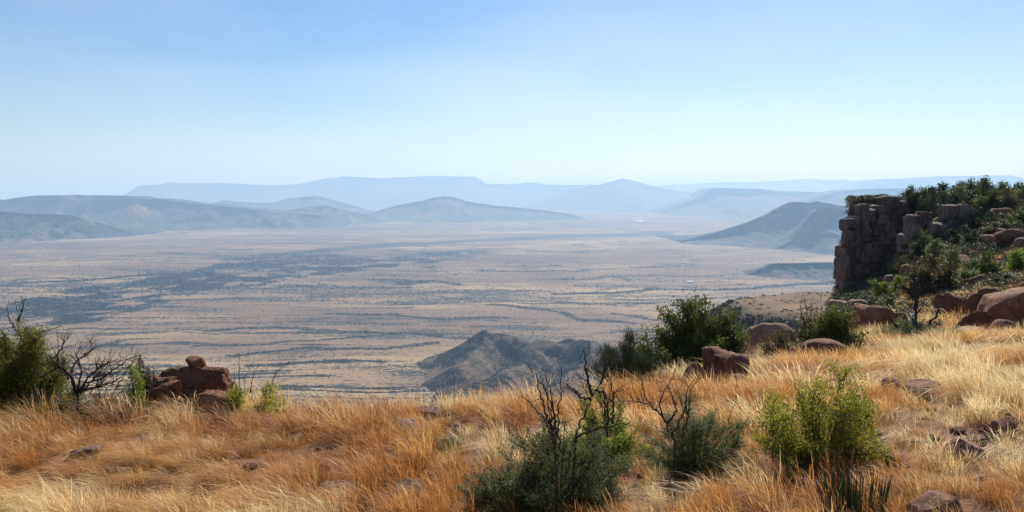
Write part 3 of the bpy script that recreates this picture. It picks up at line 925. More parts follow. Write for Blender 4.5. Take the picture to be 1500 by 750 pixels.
B(434, 500, 580, 600, 'smooth pale brown rock on the brow right of the left outcrop', 'slab', d=BD + 0.1, depth=0.9, mat=M['rock_pale'], seed=21)
B(500, 522, 583, 598, 'small dark rock on the brow beside the smooth pale rock', 'angular', d=BD + 0.4, seed=22, level=3)
# rocks in the grass, left and middle
B(370, 414, 614, 640, 'mottled grey-brown rock in the straw grass below the left outcrop', 'round', mat=M['rock_pale'], seed=31)
B(412, 442, 636, 655, 'small dark rock beside the mottled rock in the grass', 'angular', seed=32, level=3)
B(452, 482, 678, 710, 'upright dark rock in the orange grass at lower left centre', 'angular', seed=33)
B(455, 525, 712, 736, 'flat cracked slab near the bottom edge left of centre', 'slab', mat=M['rock'], seed=34, depth=0.9)
B(552, 612, 618, 646, 'pinkish flat slab among the grass in the middle', 'slab', mat=M['rock_pale'], seed=35, depth=1.1)
B(548, 580, 616, 640, 'dark broken edge rock beside the pinkish slab', 'angular', seed=36, level=3)
B(590, 642, 597, 614, 'low pale rock near the brow in the middle', 'slab', mat=M['rock_pale'], seed=37, depth=0.9)
B(700, 716, 598, 608, 'tiny grey stone on the brow left of the dead branches', 'round', mat=M['rock_pale'], seed=38, level=3)
B(660, 682, 622, 642, 'dark domed rock behind the green grass tuft', 'round', seed=39, level=3)
B(186, 214, 652, 666, 'small dark rock in the windswept grass at left', 'angular', seed=40, level=3)
# middle right
B(1029, 1090, 507, 552, 'big red-brown boulder in front of the large green bush', 'angular', d=17.0, depth=0.8, seed=52)
B(1062, 1102, 518, 556, 'sloping brown boulder leaning on the big red-brown boulder', 'round', d=16.5, depth=0.8, seed=49)
B(1066, 1092, 536, 556, 'small round stone at the foot of the sloping brown boulder', 'round', d=15.8, seed=43, level=3)
B(998, 1034, 528, 556, 'low orange-brown rock left of the big red-brown boulder', 'round', d=16.8, seed=44)
B(1094, 1172, 472, 512, 'long pale pink boulder on the edge behind the grass', 'round', d=24.0, depth=0.6, mat=M['rock_pale'], seed=45)
B(1176, 1242, 496, 530, 'smooth brown dome of rock in the grass', 'round', d=20.5, depth=0.8, mat=M['rock'], seed=46, rough=0.6)
B(1150, 1182, 508, 528, 'dark broken rock left of the smooth brown dome', 'angular', d=20.0, seed=47, level=3)
B(1252, 1312, 448, 496, 'large layered boulder behind the bush on the right', 'slab', d=28.0, depth=0.8, seed=48)
B(1258, 1280, 486, 500, 'small red stone below the large layered boulder', 'round', d=26.5, seed=50, level=3)
B(1213, 1252, 430, 448, 'pale flat rock below the foot of the cliff', 'slab', d=58, mat=M['rock_pale'], seed=51, level=3)
B(1238, 1275, 437, 456, 'pinkish flat rock below the pale flat rock', 'slab', d=50, mat=M['rock_pale'], seed=53, level=3)
B(1178, 1204, 434, 456, 'brown rock showing over the dead twigs', 'angular', d=50, seed=54, level=3)
B(1300, 1334, 456, 482, 'small pointed boulder right of the large layered boulder', 'angular', d=29, seed=55, level=3)
B(1364, 1390, 454, 476, 'small rock left of the arched boulder', 'round', d=31, seed=56, level=3)
B(1374, 1428, 440, 482, 'arched boulder with orange grass before it', 'angular', d=32, depth=0.7, seed=57)
B(1448, 1560, 428, 494, 'biggest smooth brown boulder at the right edge', 'round', d=27.5, depth=0.8, seed=58, rough=0.7)
B(1420, 1486, 430, 482, 'dark boulder leaning behind the biggest right boulder', 'angular', d=30.5, depth=0.8, seed=59, tilt=(0, -12))
B(1402, 1452, 464, 498, 'rounded dark boulder at the foot of the right boulders', 'angular', d=27.0, seed=60)
B(1454, 1496, 474, 500, 'low rounded rock below the biggest right boulder', 'round', d=25.5, seed=61, level=3)
B(1408, 1454, 490, 504, 'flat pale stone in the grass below the right boulders', 'slab', d=25.0, mat=M['rock_pale'], seed=62, level=3)
# foreground right
B(1338, 1424, 726, 768, 'brown boulder at the bottom edge on the right', 'round', mat=M['rock'], seed=71, rough=0.7)
B(1392, 1448, 646, 672, 'flat grey-pink rock in the pale grass on the right', 'slab', mat=M['rock_pale'], seed=72)
B(1262, 1296, 664, 692, 'pinkish rock behind the rusty grass right of the bright bush', 'angular', mat=M['rock_pale'], seed=73, level=3)
B(1332, 1388, 558, 584, 'dark hollow-edged rock in the grass of the right slope', 'angular', seed=74)
B(1343, 1353, 564, 573, 'small white stone before the dark hollow-edged rock', 'round', mat=M['rock_pale'], seed=75, level=3)
B(1446, 1500, 616, 646, 'dark rock in the grass near the right edge', 'angular', seed=76)
B(1160, 1212, 700, 730, 'rust-red rock on bare soil near the bottom', 'round', seed=77)
B(1295, 1325, 556, 570, 'small low rock left of the dark hollow-edged rock', 'slab', seed=78, level=3)
B(1370, 1400, 690, 708, 'small rust stone between grass tufts on the right', 'round', seed=79, level=3)

# rocks on the slope below the cliff
B(1382, 1448, 380, 404, 'long tilted red slab on the slope below the cliff', 'angular', d=62, depth=0.35, seed=81, tilt=(0, -14), level=3)
B(1396, 1424, 373, 384, 'thin flat rock above the long tilted slab', 'slab', d=66, seed=82, level=3)
B(1438, 1470, 358, 374, 'first of the flat-topped rocks right of the cliff outcrop', 'slab', d=70, seed=83, level=3)
B(1464, 1504, 358, 378, 'wide red rock at the right edge below the cliff trees', 'slab', d=68, seed=84, level=3)
B(1452, 1484, 350, 362, 'straw-coloured rock ledge above the flat-topped rocks', 'slab', d=73, mat=M['rock_pale'], seed=85, level=3)
B(1484, 1512, 372, 390, 'rounded rock at right edge under the wide red rock', 'round', d=64, seed=86, level=3)
B(1418, 1445, 402, 416, 'dark rock under the right green bush of the slope', 'round', d=52, seed=87, level=3)
B(1420, 1446, 420, 442, 'dark domed rock above the arched boulder', 'round', d=44, seed=88, level=3)
B(1320, 1338, 404, 430, 'squarish rock standing in the bushes below the cliff', 'block', d=66, seed=89, level=3)
B(1296, 1312, 398, 410, 'small grey rock in the bushes below the cliff face', 'round', d=74, mat=M['rock_pale'], seed=90, level=3)
B(1456, 1488, 304, 330, 'pink-topped rock among the cliff trees', 'block', d=82, seed=91, level=3)
B(1342, 1362, 366, 380, 'small pale rock between the two cliff outcrops', 'round', d=72, mat=M['rock_pale'], seed=92, level=3)

def small_stones():
    rng = np.random.default_rng(77)
    vs = [rock_mesh('stone', (1, 0.85, 0.6), 400 + k, 'angular', 3, M['rock'] if k % 3 else M['rock_pale']) for k in range(6)]
    n = 0
    while n < 90:
        px = rng.uniform(20, 1490); py = rng.uniform(600, 745)
        p = ground_hit(px, py)
        if p is None or p.y > 17: continue
        s = rng.uniform(0.10, 0.20) if n % 4 else rng.uniform(0.2, 0.42)
        p.z -= 0.14 * s
        o = obj('stone', vs[n % 6], None, p)
        o.scale = (s, s, s); o.rotation_euler = (0, 0, rng.uniform(0, 6.28))
        tag(o, 'small half-buried reddish stone among the grass tufts', 'stone', 'small half-buried stones among the grass')
        KEEP_OUT.append((p.x, p.y - 0.12, s * 0.62 + 0.10))
        n += 1
small_stones()

# ------------------------------------------------------------------ the cliff: jointed blocks, each one a part
_block_vars = [rock_mesh('block', (1, 1, 1), 300 + k, 'block', 4, M['rock_cliff'], 0.9) for k in range(8)]
def cliff(name, label, d0, rects, thick):
    x0 = min(r[0] for r in rects); x1 = max(r[2] for r in rects); yb = max(r[3] for r in rects)
    c = at((x0 + x1) / 2, yb, d0)
    root = empty(name, c)
    tag(root, label, 'cliff')
    rr = random.Random(int(x0 + yb))
    cut = []
    for r in rects:
        off = r[4] if len(r) > 4 else 0.0
        q = [(r[0], r[1], r[2], r[3])]
        if r[3] - r[1] > 20 and rr.random() < 0.75:
            m = r[1] + (r[3] - r[1]) * rr.uniform(0.35, 0.65); q = [(r[0], r[1], r[2], m), (r[0] + rr.uniform(-1, 1), m, r[2] + rr.uniform(-1, 1), r[3])]
        for t in q:
            if t[2] - t[0] > 15 and rr.random() < 0.7:
                m = t[0] + (t[2] - t[0]) * rr.uniform(0.35, 0.65)
                cut += [(t[0], t[1] + rr.uniform(-1.5, 1.5), m, t[3], off + rr.uniform(-0.3, 0.3)), (m, t[1] + rr.uniform(-1.5, 1.5), t[2], t[3], off + rr.uniform(-0.3, 0.3))]
            else:
                cut.append((*t, off))
    rects = cut
    for k, r in enumerate(rects):
        off = r[4] if len(r) > 4 else 0.0
        d = d0 + off * 0.6 + rr.uniform(-0.12, 0.12)
        p0 = at(r[0], r[3], d); p1 = at(r[2], r[1], d)
        w = (p1.x - p0.x) * 1.36; h = (p1.z - p0.z) * 1.30
        o = obj('block', _block_vars[rr.randrange(8)], root)
        t = thick * rr.uniform(0.8, 1.3)
        # the mesh reaches from -0.22 to 0.78
        o.location = Vector(((p0.x + p1.x) / 2, d + t * 0.5, (p0.z + p1.z) / 2 - 0.28 * h)) - c
        o.scale = (w, t, h)
        o.rotation_euler = (R(rr.uniform(-4, 4)), R(rr.uniform(-3, 3)), R(rr.uniform(-12, 12)))
    # the solid rock behind the joints: a rough wall that follows the blocks
    gx = np.linspace(x0 + 2, x1 - 2, 70); gy = np.linspace(min(r[1] for r in rects) + 2, yb + 6, 80)
    PX, PY = np.meshgrid(gx, gy); PX = PX.ravel(); PY = PY.ravel()
    front = np.full(PX.shape, 99.0)
    for r in rects:
        ins = (PX > r[0] - 2.5) & (PX < r[2] + 2.5) & (PY > r[1] - 2.5)      # a column stays filled below its top
        front = np.where(ins, np.minimum(front, (r[4] if len(r) > 4 else 0) * 0.6), front)
    have = front < 50
    front = np.where(have, front, 6.0)
    q = np.stack([PX * 0.35, PY * 0.22, PX * 0], 1)
    D = d0 + front + 0.75 + (fbm3(q, 1.0, 17, 4) - 0.5) * 1.0
    ax_, tz_ = rayv(PX, PY)
    tz_ = np.where(have, tz_, ray(0, yb + 6)[1])
    v = np.stack([ax_ * D, D, tz_ * D], 1) - np.array(c[:])
    obj('rock_wall', mesh_from('rock_wall', v, grid_faces(len(gy), len(gx)), M['rock_cliff'], True), root)
    return root

CL = [(1257, 300, 1267, 326, 0.8), (1262, 307, 1271, 326, 0.2), (1270, 308, 1281, 325, 0.3), (1281, 302, 1290, 326, 1.2), (1285, 303, 1297, 328, 0.6), (1296, 290, 1312, 330, 1.4), (1310, 296, 1326, 330, 2.0),
      (1238, 322, 1258, 353, 0.0), (1249, 318, 1259, 326, 0.4), (1257, 325, 1275, 346, 0.4), (1274, 324, 1291, 347, 0.6), (1290, 327, 1310, 350, 0.9), (1309, 328, 1328, 352, 1.6),
      (1258, 344, 1273, 369, 0.2), (1271, 345, 1287, 368, 0.5), (1285, 348, 1308, 371, 0.7), (1306, 350, 1326, 374, 1.4),
      (1236, 352, 1252, 378, 0.1), (1250, 353, 1262, 380, 0.0), (1232, 378, 1244, 428, -0.2), (1242, 378, 1253, 402, 0.2), (1243, 400, 1254, 428, 0.2),
      (1256, 368, 1284, 384, -0.6), (1252, 389, 1262, 400, -0.7), (1249, 398, 1261, 424, -0.6), (1260, 383, 1281, 404, -0.4), (1280, 371, 1301, 396, 0.2), (1299, 372, 1318, 396, 0.8),
      (1261, 402, 1283, 427, -0.3), (1282, 394, 1302, 420, 0.0), (1300, 394, 1316, 416, 0.6), (1240, 424, 1258, 438, -1.0), (1257, 424, 1280, 438, -1.1), (1280, 418, 1300, 434, -0.6)]
CL = [(r[0] + 5, r[1], r[2] + 5, *r[3:]) for r in CL]
cliff('cliff', 'sheer jointed brown cliff face at the left end of the wooded hill', 84.2, CL, 2.6)
CL2 = [(1340, 316, 1353, 348, 0), (1350, 313, 1363, 332, 0.4), (1389, 302, 1406, 332, 0.6), (1404, 302, 1426, 333, 0.9), (1390, 330, 1413, 348, 0), (1362, 329, 1392, 344, -0.3),
       (1363, 343, 1380, 368, -0.6), (1378, 344, 1394, 374, -0.7), (1392, 345, 1410, 372, -0.5), (1352, 348, 1366, 376, -0.6), (1366, 366, 1386, 384, -1.2), (1408, 332, 1428, 362, 0.6), (1406, 360, 1424, 378, -0.4), (1332, 346, 1352, 370, 0)]
cliff('cliff', 'smaller broken rock outcrop right of the sheer cliff face', 77.5, CL2, 2.4)

# ------------------------------------------------------------------ shrubs and trees of the cliff hill
_tree_vars = []
for k, (mt, w, h) in enumerate([('leaf_dark', 1.0, 1.0), ('leaf_dark', 1.1, 0.9), ('leaf_olive', 1.0, 0.95), ('leaf_grey', 1.1, 0.85), ('leaf_dark', 0.9, 1.1), ('leaf_brownish', 1.0, 0.9), ('leaf_fresh', 1.0, 0.9)]):
    _tree_vars.append(bush_meshes(500 + k, 3.4 * w, 3.2, 3.2 * h, 11, 5, 5200, 0.17, 0.34, M[mt], M['bark'], 0.05, 0.6, 0.25, sides=4))
_TV_H = [3.2, 2.9, 3.05, 2.7, 3.5, 2.9, 2.9]
def slope_tree(px, y_top, y_bot, wpx, d, var, label, group=None, name='shrub', cat='shrub'):
    p = foot(px, d)
    h = (at(px, y_top, d).z - p.z)
    hmin = (y_bot - y_top) * d / F * 0.8
    h = max(h, hmin)
    h = min(h, (y_bot - y_top) * d / F * 1.7)
    w = wpx * d / F
    s = w / 3.0
    r = place_bush(name, label, cat, p, _tree_vars[var], group, (s, s, h / _TV_H[var] * 1.04), random.uniform(0, 6.28), ('trunk', 'crown'))
    return r
GT = 'shrubs of the thicket crowning the cliff hill'
LT = 'dark evergreen shrub of the thicket along the skyline of the cliff hill'
LT2 = 'dark shrub of the thicket on the slope just below the skyline shrubs'
for px, yt, yb, w, d, v in [(1322, 280, 302, 38, 88, 0), (1345, 277, 318, 48, 90, 2), (1372, 270, 325, 58, 91, 0), (1398, 266, 300, 36, 94, 4), (1413, 263, 305, 40, 95, 1),
                            (1436, 268, 315, 50, 94, 3), (1458, 271, 320, 52, 93, 2), (1482, 270, 315, 48, 94, 1), (1506, 266, 312, 52, 95, 0), (1540, 266, 312, 56, 96, 3),
                            (1334, 296, 345, 44, 87.5, 1), (1356, 294, 335, 40, 88, 4), (1400, 284, 325, 48, 89, 3), (1424, 288, 330, 50, 89, 0), (1446, 295, 345, 50, 87, 2), (1470, 300, 348, 40, 87, 5), (1496, 296, 345, 52, 88, 3),
                            (1436, 318, 356, 44, 82, 1), (1462, 328, 358, 44, 80, 5), (1490, 325, 360, 48, 79, 2), (1378, 302, 332, 30, 84, 2), (1420, 322, 350, 36, 82, 0), (1525, 320, 356, 50, 80, 1), (1316, 318, 350, 26, 88, 0), (1388, 276, 310, 40, 91, 1), (1358, 282, 330, 44, 90, 0), (1448, 276, 320, 44, 94, 4), (1470, 282, 325, 46, 92, 0), (1494, 280, 322, 46, 92, 4), (1340, 312, 350, 34, 87, 0), (1368, 306, 340, 34, 87, 1), (1444, 330, 352, 36, 84, 0), (1478, 318, 350, 42, 84, 1), (1505, 312, 350, 46, 84, 2), (1456, 340, 362, 36, 78, 3), (1498, 340, 362, 40, 77, 0), (1330, 330, 360, 28, 85, 4), (1330, 282, 315, 40, 91, 1), (1362, 272, 312, 42, 92, 4), (1386, 268, 305, 40, 93, 0), (1424, 268, 305, 40, 96, 2), (1444, 272, 305, 40, 96, 0), (1470, 274, 308, 42, 95, 1), (1494, 271, 306, 44, 96, 4), (1518, 268, 304, 44, 97, 2), (1336, 284, 340, 44, 85.5, 0), (1360, 284, 335, 42, 84.5, 1), (1382, 280, 322, 40, 86, 4), (1432, 300, 345, 40, 77, 0), (1348, 336, 362, 30, 75.5, 2), (1402, 350, 380, 38, 74, 1), (1318, 300, 345, 30, 86.5, 1)]:
    slope_tree(px, yt, yb, w, d, v, LT if d > 89.5 else LT2, GT if d > 89.5 else 'shrubs of the thicket below the skyline of the cliff hill')
slope_tree(1303, 284, 298, 24, 86.5, 4, 'small thin shrub on the brink of the cliff')
slope_tree(1312, 366, 404, 34, 80, 3, 'grey-green shrub against the right side of the cliff face')
slope_tree(1334, 352, 390, 30, 78, 0, 'dark shrub squeezed between the two outcrops')
slope_tree(1348, 376, 412, 40, 72, 1, 'dark rounded shrub below the smaller outcrop')
slope_tree(1324, 382, 412, 34, 75, 5, 'brownish shrub below the cliff face')
slope_tree(1364, 384, 410, 34, 70, 3, 'grey-green shrub left of the tilted slab')
slope_tree(1440, 338, 364, 40, 74, 5, 'brownish shrub above the flat-topped rocks')
slope_tree(1420, 352, 378, 34, 72, 1, 'dark shrub above the tilted slab')
slope_tree(1290, 408, 450, 44, 62, 6, 'bright green shrub at the foot of the cliff')
slope_tree(1316, 402, 440, 40, 64, 6, 'second bright green shrub uphill of the first at the cliff foot')
slope_tree(1298, 432, 462, 50, 46, 2, 'low green shrub below the bright green shrubs')
slope_tree(1268, 432, 446, 24, 66, 0, 'small dark shrub among the rocks at the cliff foot')
slope_tree(1366, 395, 470, 66, 44, 5, 'olive brown shrub with upright tufts in the middle of the slope')
slope_tree(1394, 398, 465, 56, 46, 3, 'grey olive shrub right of the upright-tufted shrub')
slope_tree(1340, 408, 470, 50, 45, 5, 'brown olive shrub behind the dead snag')
slope_tree(1438, 374, 430, 54, 50, 2, 'rounded green shrub on the right of the slope')
slope_tree(1474, 374, 430, 58, 51, 6, 'rounded lighter green shrub beside the right edge')
slope_tree(1510, 380, 432, 50, 52, 1, 'dark shrub cut by the right edge below the cliff')
slope_tree(1468, 420, 446, 60, 42, 1, 'dark low shrub behind the biggest right boulder')
slope_tree(1222, 425, 436, 26, 70, 1, 'low dark shrub left of the cliff foot')
slope_tree(1498, 505, 548, 26, 19, 6, 'leafy shrub cut off by the right edge in the grass')

# ------------------------------------------------------------------ near bushes
def near_bush(px, y_top, y_bot, wpx, d, label, mat, nst, nsub, leaves, lsize, clump, seed, bark='bark', rad=0.012, aspect=0.45, low=0.0, depth=0.9, name='bush', up=0.25, grass_r=0.3):
    if d is None:
        d = ground_hit(px, y_bot).y
    p = foot(px, d)
    w = wpx * d / F
    h = max(at(px, y_top, d).z - p.z, 0.15)
    h *= 1.04
    ms = bush_meshes(seed, w * 1.05, w * depth, h, int(nst * 1.5), nsub, int(leaves * 1.75), lsize * 1.2, clump * 1.1, M[mat], M[bark], rad, aspect, low, up)
    KEEP_OUT.append((p.x, p.y, w * grass_r))
    return place_bush(name, label, 'bush', p, ms)

near_bush(20, 480, 622, 140, 12.5, 'dense yellow-green bush at the left edge', 'leaf_yellow', 34, 8, 34000, 0.030, 0.10, 601, rad=0.016, low=0.35)
near_bush(80, 522, 612, 90, 12.8, 'darker olive bush under the dead branches beside the left-edge bush', 'leaf_grey', 22, 7, 11000, 0.026, 0.08, 602, low=0.3)
near_bush(128, 576, 622, 110, 12.5, 'dry brown brush under the burnt tangle', 'leaf_brownish', 30, 7, 7000, 0.03, 0.08, 630, low=0.45)
near_bush(166, 588, 628, 70, 12.1, 'low russet brush in the grass below the burnt tangle', 'leaf_russet', 24, 7, 5000, 0.028, 0.07, 631, low=0.45)
near_bush(212, 519, 570, 40, 13.8, 'small bush with brown top left of the red boulders', 'leaf_brownish', 12, 6, 3500, 0.03, 0.07, 603, low=0.3)
near_bush(200, 538, 570, 36, 13.4, 'small green bush behind the dead branches at left', 'leaf_fresh', 10, 5, 2500, 0.03, 0.07, 604, low=0.3)
near_bush(338, 548, 586, 34, 12.6, 'small yellow-green bush against the domed boulder', 'leaf_bright', 12, 6, 3000, 0.028, 0.06, 605, low=0.3)
near_bush(390, 548, 592, 56, 12.8, 'low yellow-green bush right of the left outcrop', 'leaf_bright', 16, 6, 4000, 0.028, 0.07, 606, low=0.3)
near_bush(920, 492, 566, 122, 17.5, 'dark green broom-like shrub left of the large green bush', 'leaf_broom', 60, 3, 16000, 0.085, 0.09, 607, aspect=0.09, low=0.35, up=2.2)
near_bush(1024, 444, 540, 136, 20.0, 'large green bush on the edge of the slope', 'leaf_olive', 26, 9, 20000, 0.060, 0.15, 608, rad=0.025, low=0.2)
near_bush(972, 472, 540, 92, 19.5, 'smaller green bush joined to the left of the large green bush', 'leaf_olive', 16, 7, 8000, 0.055, 0.12, 609, low=0.2, rad=0.018)
near_bush(1070, 482, 532, 44, 19.8, 'thin dark bush at the right foot of the large green bush', 'leaf_dark', 12, 6, 3500, 0.05, 0.10, 610, low=0.3)
near_bush(1222, 444, 510, 84, 23.0, 'rounded green bush below the cliff with bare twigs beside it', 'leaf_olive', 20, 8, 13000, 0.062, 0.16, 611, rad=0.02, low=0.3)
near_bush(1186, 452, 505, 50, 23.6, 'half-bare brown bush left of the rounded green bush', 'leaf_brownish', 18, 7, 3500, 0.05, 0.13, 612, rad=0.018, low=0.2)
near_bush(1140, 488, 515, 70, 21.5, 'low brown scrubby bush before the long pale boulder', 'leaf_brownish', 20, 6, 5000, 0.04, 0.10, 613, low=0.4)
near_bush(890, 586, 678, 140, None, 'bright green bush among the dead branches in the middle', 'leaf_fresh', 24, 8, 14000, 0.022, 0.055, 614, low=0.3)
near_bush(820, 622, 742, 200, None, 'large grey-green bush in the middle foreground', 'leaf_grey', 48, 9, 30000, 0.018, 0.055, 615, low=0.45, aspect=0.35, up=0.8)
near_bush(740, 664, 746, 130, None, 'low grey-green bush spreading left of the large grey-green bush', 'leaf_grey', 26, 8, 12000, 0.018, 0.05, 616, low=0.5, aspect=0.35)
near_bush(1020, 584, 694, 150, None, 'grey-green upright bush right of the dead branches', 'leaf_grey', 36, 8, 18000, 0.022, 0.055, 617, low=0.35, aspect=0.25, up=1.2)
near_bush(1196, 540, 692, 196, None, 'bright yellow-green bush in the right foreground', 'leaf_bright', 34, 9, 17000, 0.026, 0.065, 618, low=0.25, rad=0.009)
near_bush(1258, 575, 640, 60, None, 'thin yellow-green bush to the right of the bright bush', 'leaf_bright', 14, 6, 2200, 0.026, 0.06, 619, low=0.2, rad=0.006)
near_bush(1338, 470, 505, 120, 26.0, 'low grey-green bush around the dead snag', 'leaf_grey', 26, 6, 6000, 0.05, 0.12, 620, low=0.5)
near_bush(1300, 478, 505, 60, 25.5, 'low olive bush left of the dead snag', 'leaf_grey', 16, 6, 3000, 0.05, 0.12, 621, low=0.5)

def spiky_plant():
    d = 7.45; p = foot(1256, d)
    root = empty('succulent_plant', p); root.scale = (1.15, 1.15, 1.15)
    tag(root, 'dark green spiky stick-stemmed succulent at the bottom edge', 'plant')
    rng = np.random.default_rng(71)
    for k in range(95):
        az = rng.uniform(0, 6.28); q = math.sqrt(rng.uniform(0, 1)) * 0.19
        tilt = q * 0.9
        L = rng.uniform(0.22, 0.40)
        b = np.array([q * math.cos(az), q * math.sin(az), -0.03])
        e = b + np.array([math.cos(az) * tilt * L * 1.6, math.sin(az) * tilt * L * 1.6, L])
        ln = bezier(b, (b + e) / 2 + np.array([math.cos(az), math.sin(az), 0]) * 0.02, e, 6)
        r = np.array([0.006, 0.0075, 0.0075, 0.007, 0.0055, 0.0015]) * 0.72
        v, f = tubes([(ln, r)], 6)
        me = mesh_from('stem', v, f, M['leaf_spike'], True)
        point_attr(me, 'rnd', np.full(len(v), rng.uniform(0, 1)))
        obj('stem', me, root)
    KEEP_OUT.append((p.x, p.y, 0.16))
spiky_plant()

# ------------------------------------------------------------------ dead and burnt branches
def twigs(rng, pts, rad, n, length, depth=1, zup=0.3):
    out = []
    for k in range(n):
        i = rng.uniform(0.25, 1.0) * (len(pts) - 1); i0 = int(min(i, len(pts) - 2)); fr = i - i0
        p = pts[i0] * (1 - fr) + pts[i0 + 1] * fr
        t = pts[i0 + 1] - pts[i0]; t = t / (np.linalg.norm(t) + 1e-9)
        dr = t * 0.8 + rng.normal(0, 0.7, 3); dr[2] += zup; dr /= np.linalg.norm(dr)
        L = length * rng.uniform(0.4, 1.2)
        m = 6
        q = p + dr * np.linspace(0, L, m)[:, None] + np.cumsum(rng.normal(0, 0.07 * L, (m, 3)), 0) * np.linspace(0, 1, m)[:, None]
        r0 = rad[i0] * 0.5
        out.append((q, np.linspace(r0, r0 * 0.3, m)))
        if depth > 0:
            out += twigs(rng, q, np.linspace(r0, r0 * 0.3, m), 4, L * 0.6, depth - 1, zup)
    return out

def dead(label, d, lines, r0, ntw, tl, seed, mat='bark_burnt', name='dead_shrub', depth=1, zspread=0.35, cat='shrub', zup=0.3, ground=True):
    """dead wood: each main branch is a part; lines are pixel polylines, spread over a real depth"""
    rng = np.random.default_rng(seed)
    p0 = lines[0][0]
    base = foot(p0[0], d) if ground else at(p0[0], p0[1], d)
    root = empty(name, base)
    tag(root, label, cat)
    for ln in lines:
        dd = rng.uniform(-zspread, zspread)
        pp = []
        for k, (x, y) in enumerate(ln):
            t = k / max(len(ln) - 1, 1)
            pp.append(at(x, y, d + dd * t + rng.normal(0, 0.02)))
        pp = np.array([q[:] for q in pp]) - np.array(base[:])
        # resample with a little crookedness
        seg = np.concatenate([[0], np.cumsum(np.linalg.norm(np.diff(pp, axis=0), axis=1))])
        kk = max(8, len(ln) * 5)
        s = np.linspace(0, seg[-1], kk)
        pts = np.stack([np.interp(s, seg, pp[:, c]) for c in range(3)], 1)
        jit = rng.normal(0, 0.012 * seg[-1] / 3 + 0.004, (kk, 3)); jit[0] = 0
        pts = pts + jit
        if ground and ln is lines[0]:
            pts[0, 2] = min(pts[0, 2], 0) - 0.05
        rr = r0 * rng.uniform(0.75, 1.15)
        rad = np.linspace(rr, rr * 0.3, kk)
        allr = [(pts, rad)] + twigs(rng, pts, rad, ntw, tl, depth, zup)
        v, f = tubes(allr, 5)
        obj('branch', mesh_from('branch', v, f, M[mat], True), root)
    return root

dead('tall thin dead shrub with forked top above the left-edge bush', 12.5, [[(36, 560), (34, 520), (27, 485), (26, 458), (22, 438)], [(27, 490), (14, 468), (10, 452)], [(26, 470), (34, 450), (32, 436)], [(36, 545), (45, 505), (55, 488), (75, 482), (92, 478)]], 0.012, 5, 0.16, 701)
dead('tangle of burnt black branches between the left bush and the red boulders', 12.2,
     [[(112, 580), (125, 560), (150, 555), (170, 540), (190, 525), (203, 520)], [(110, 575), (104, 550), (90, 538), (70, 545), (55, 556)], [(100, 555), (110, 530), (125, 520), (142, 505)], [(85, 540), (84, 520), (92, 505), (100, 494)],
      [(118, 570), (135, 545), (158, 532), (180, 528)], [(112, 575), (108, 556), (95, 545), (78, 530), (60, 535)], [(115, 572), (140, 568), (165, 560), (178, 552)], [(112, 578), (120, 545), (112, 520), (118, 505)], [(118, 576), (140, 552), (165, 548), (195, 535)]],
     0.020, 14, 0.28, 702, zspread=0.7, depth=2)
dead('burnt twigs along the tangle beside the boulder', 13.0, [[(160, 590), (172, 565), (188, 540), (198, 524)], [(165, 588), (180, 570), (200, 558)], [(150, 590), (155, 570), (150, 552)]], 0.010, 7, 0.15, 703)
dead('dry bleached brushwood under the burnt tangle at left', 12.4, [[(100, 604), (112, 590), (130, 585), (150, 580)], [(95, 600), (90, 588), (78, 580)], [(104, 606), (120, 598), (140, 598)], [(118, 600), (135, 588), (160, 586)]], 0.006, 9, 0.16, 704, mat='bark_white')
dead('thin dead twigs standing behind the yellow-green bushes', 13.1, [[(352, 575), (350, 548), (351, 520)], [(360, 575), (358, 556), (370, 530), (373, 524)], [(366, 575), (372, 545), (380, 533)], [(395, 572), (404, 545), (412, 538), (424, 531)], [(345, 572), (343, 545), (344, 538)]], 0.008, 4, 0.12, 705)
dead('bare upright dead branches in the grey-green middle bush', 7.7,
     [[(815, 690), (812, 640), (806, 600), (800, 575), (783, 548), (770, 530)], [(813, 660), (805, 630), (795, 610), (775, 588), (763, 580)], [(814, 650), (812, 615), (808, 590), (796, 565), (792, 548)], [(818, 660), (818, 600), (822, 575), (822, 540), (818, 522)],
      [(812, 640), (797, 600), (790, 575), (786, 555)], [(816, 640), (808, 580), (802, 555), (795, 540)]], 0.011, 8, 0.15, 706, zspread=0.25, depth=2)
dead('thick leaning dead branch with forked top in the middle', 8.0,
     [[(840, 690), (842, 640), (855, 610), (868, 578), (880, 562), (892, 548)], [(868, 580), (862, 560), (858, 535), (856, 512)], [(880, 562), (888, 540), (884, 520)], [(842, 642), (860, 632), (890, 624), (925, 620)], [(866, 586), (850, 582), (840, 570), (828, 562)], [(872, 572), (885, 575), (886, 600), (890, 630)], [(890, 640), (890, 590), (884, 566)], [(898, 620), (899, 580), (893, 556)]], 0.014, 9, 0.17, 707, zspread=0.3, depth=2)
dead('crooked short dead stem left of the grey-green middle bush', 9.1, [[(786, 680), (776, 655), (765, 646), (757, 643), (756, 628), (758, 620)]], 0.010, 1, 0.05, 708)
dead('bare dark branches spreading left above the upright grey-green bush', 8.3,
     [[(990, 650), (972, 612), (960, 600), (945, 584), (940, 560), (938, 548)], [(962, 602), (950, 592), (930, 588), (908, 588)], [(972, 612), (965, 590), (975, 570), (985, 555), (990, 540)], [(978, 620), (992, 600), (985, 580), (978, 566)], [(985, 640), (1000, 610), (1008, 570), (1016, 556)], [(1000, 640), (1010, 596), (1012, 570), (1030, 552)]], 0.010, 9, 0.18, 709, zspread=0.3, depth=2)
dead('single thin bare stem above the upright grey-green bush', 9.7, [[(1066, 650), (1068, 612), (1078, 590), (1079, 560), (1077, 545)]], 0.006, 3, 0.08, 710)
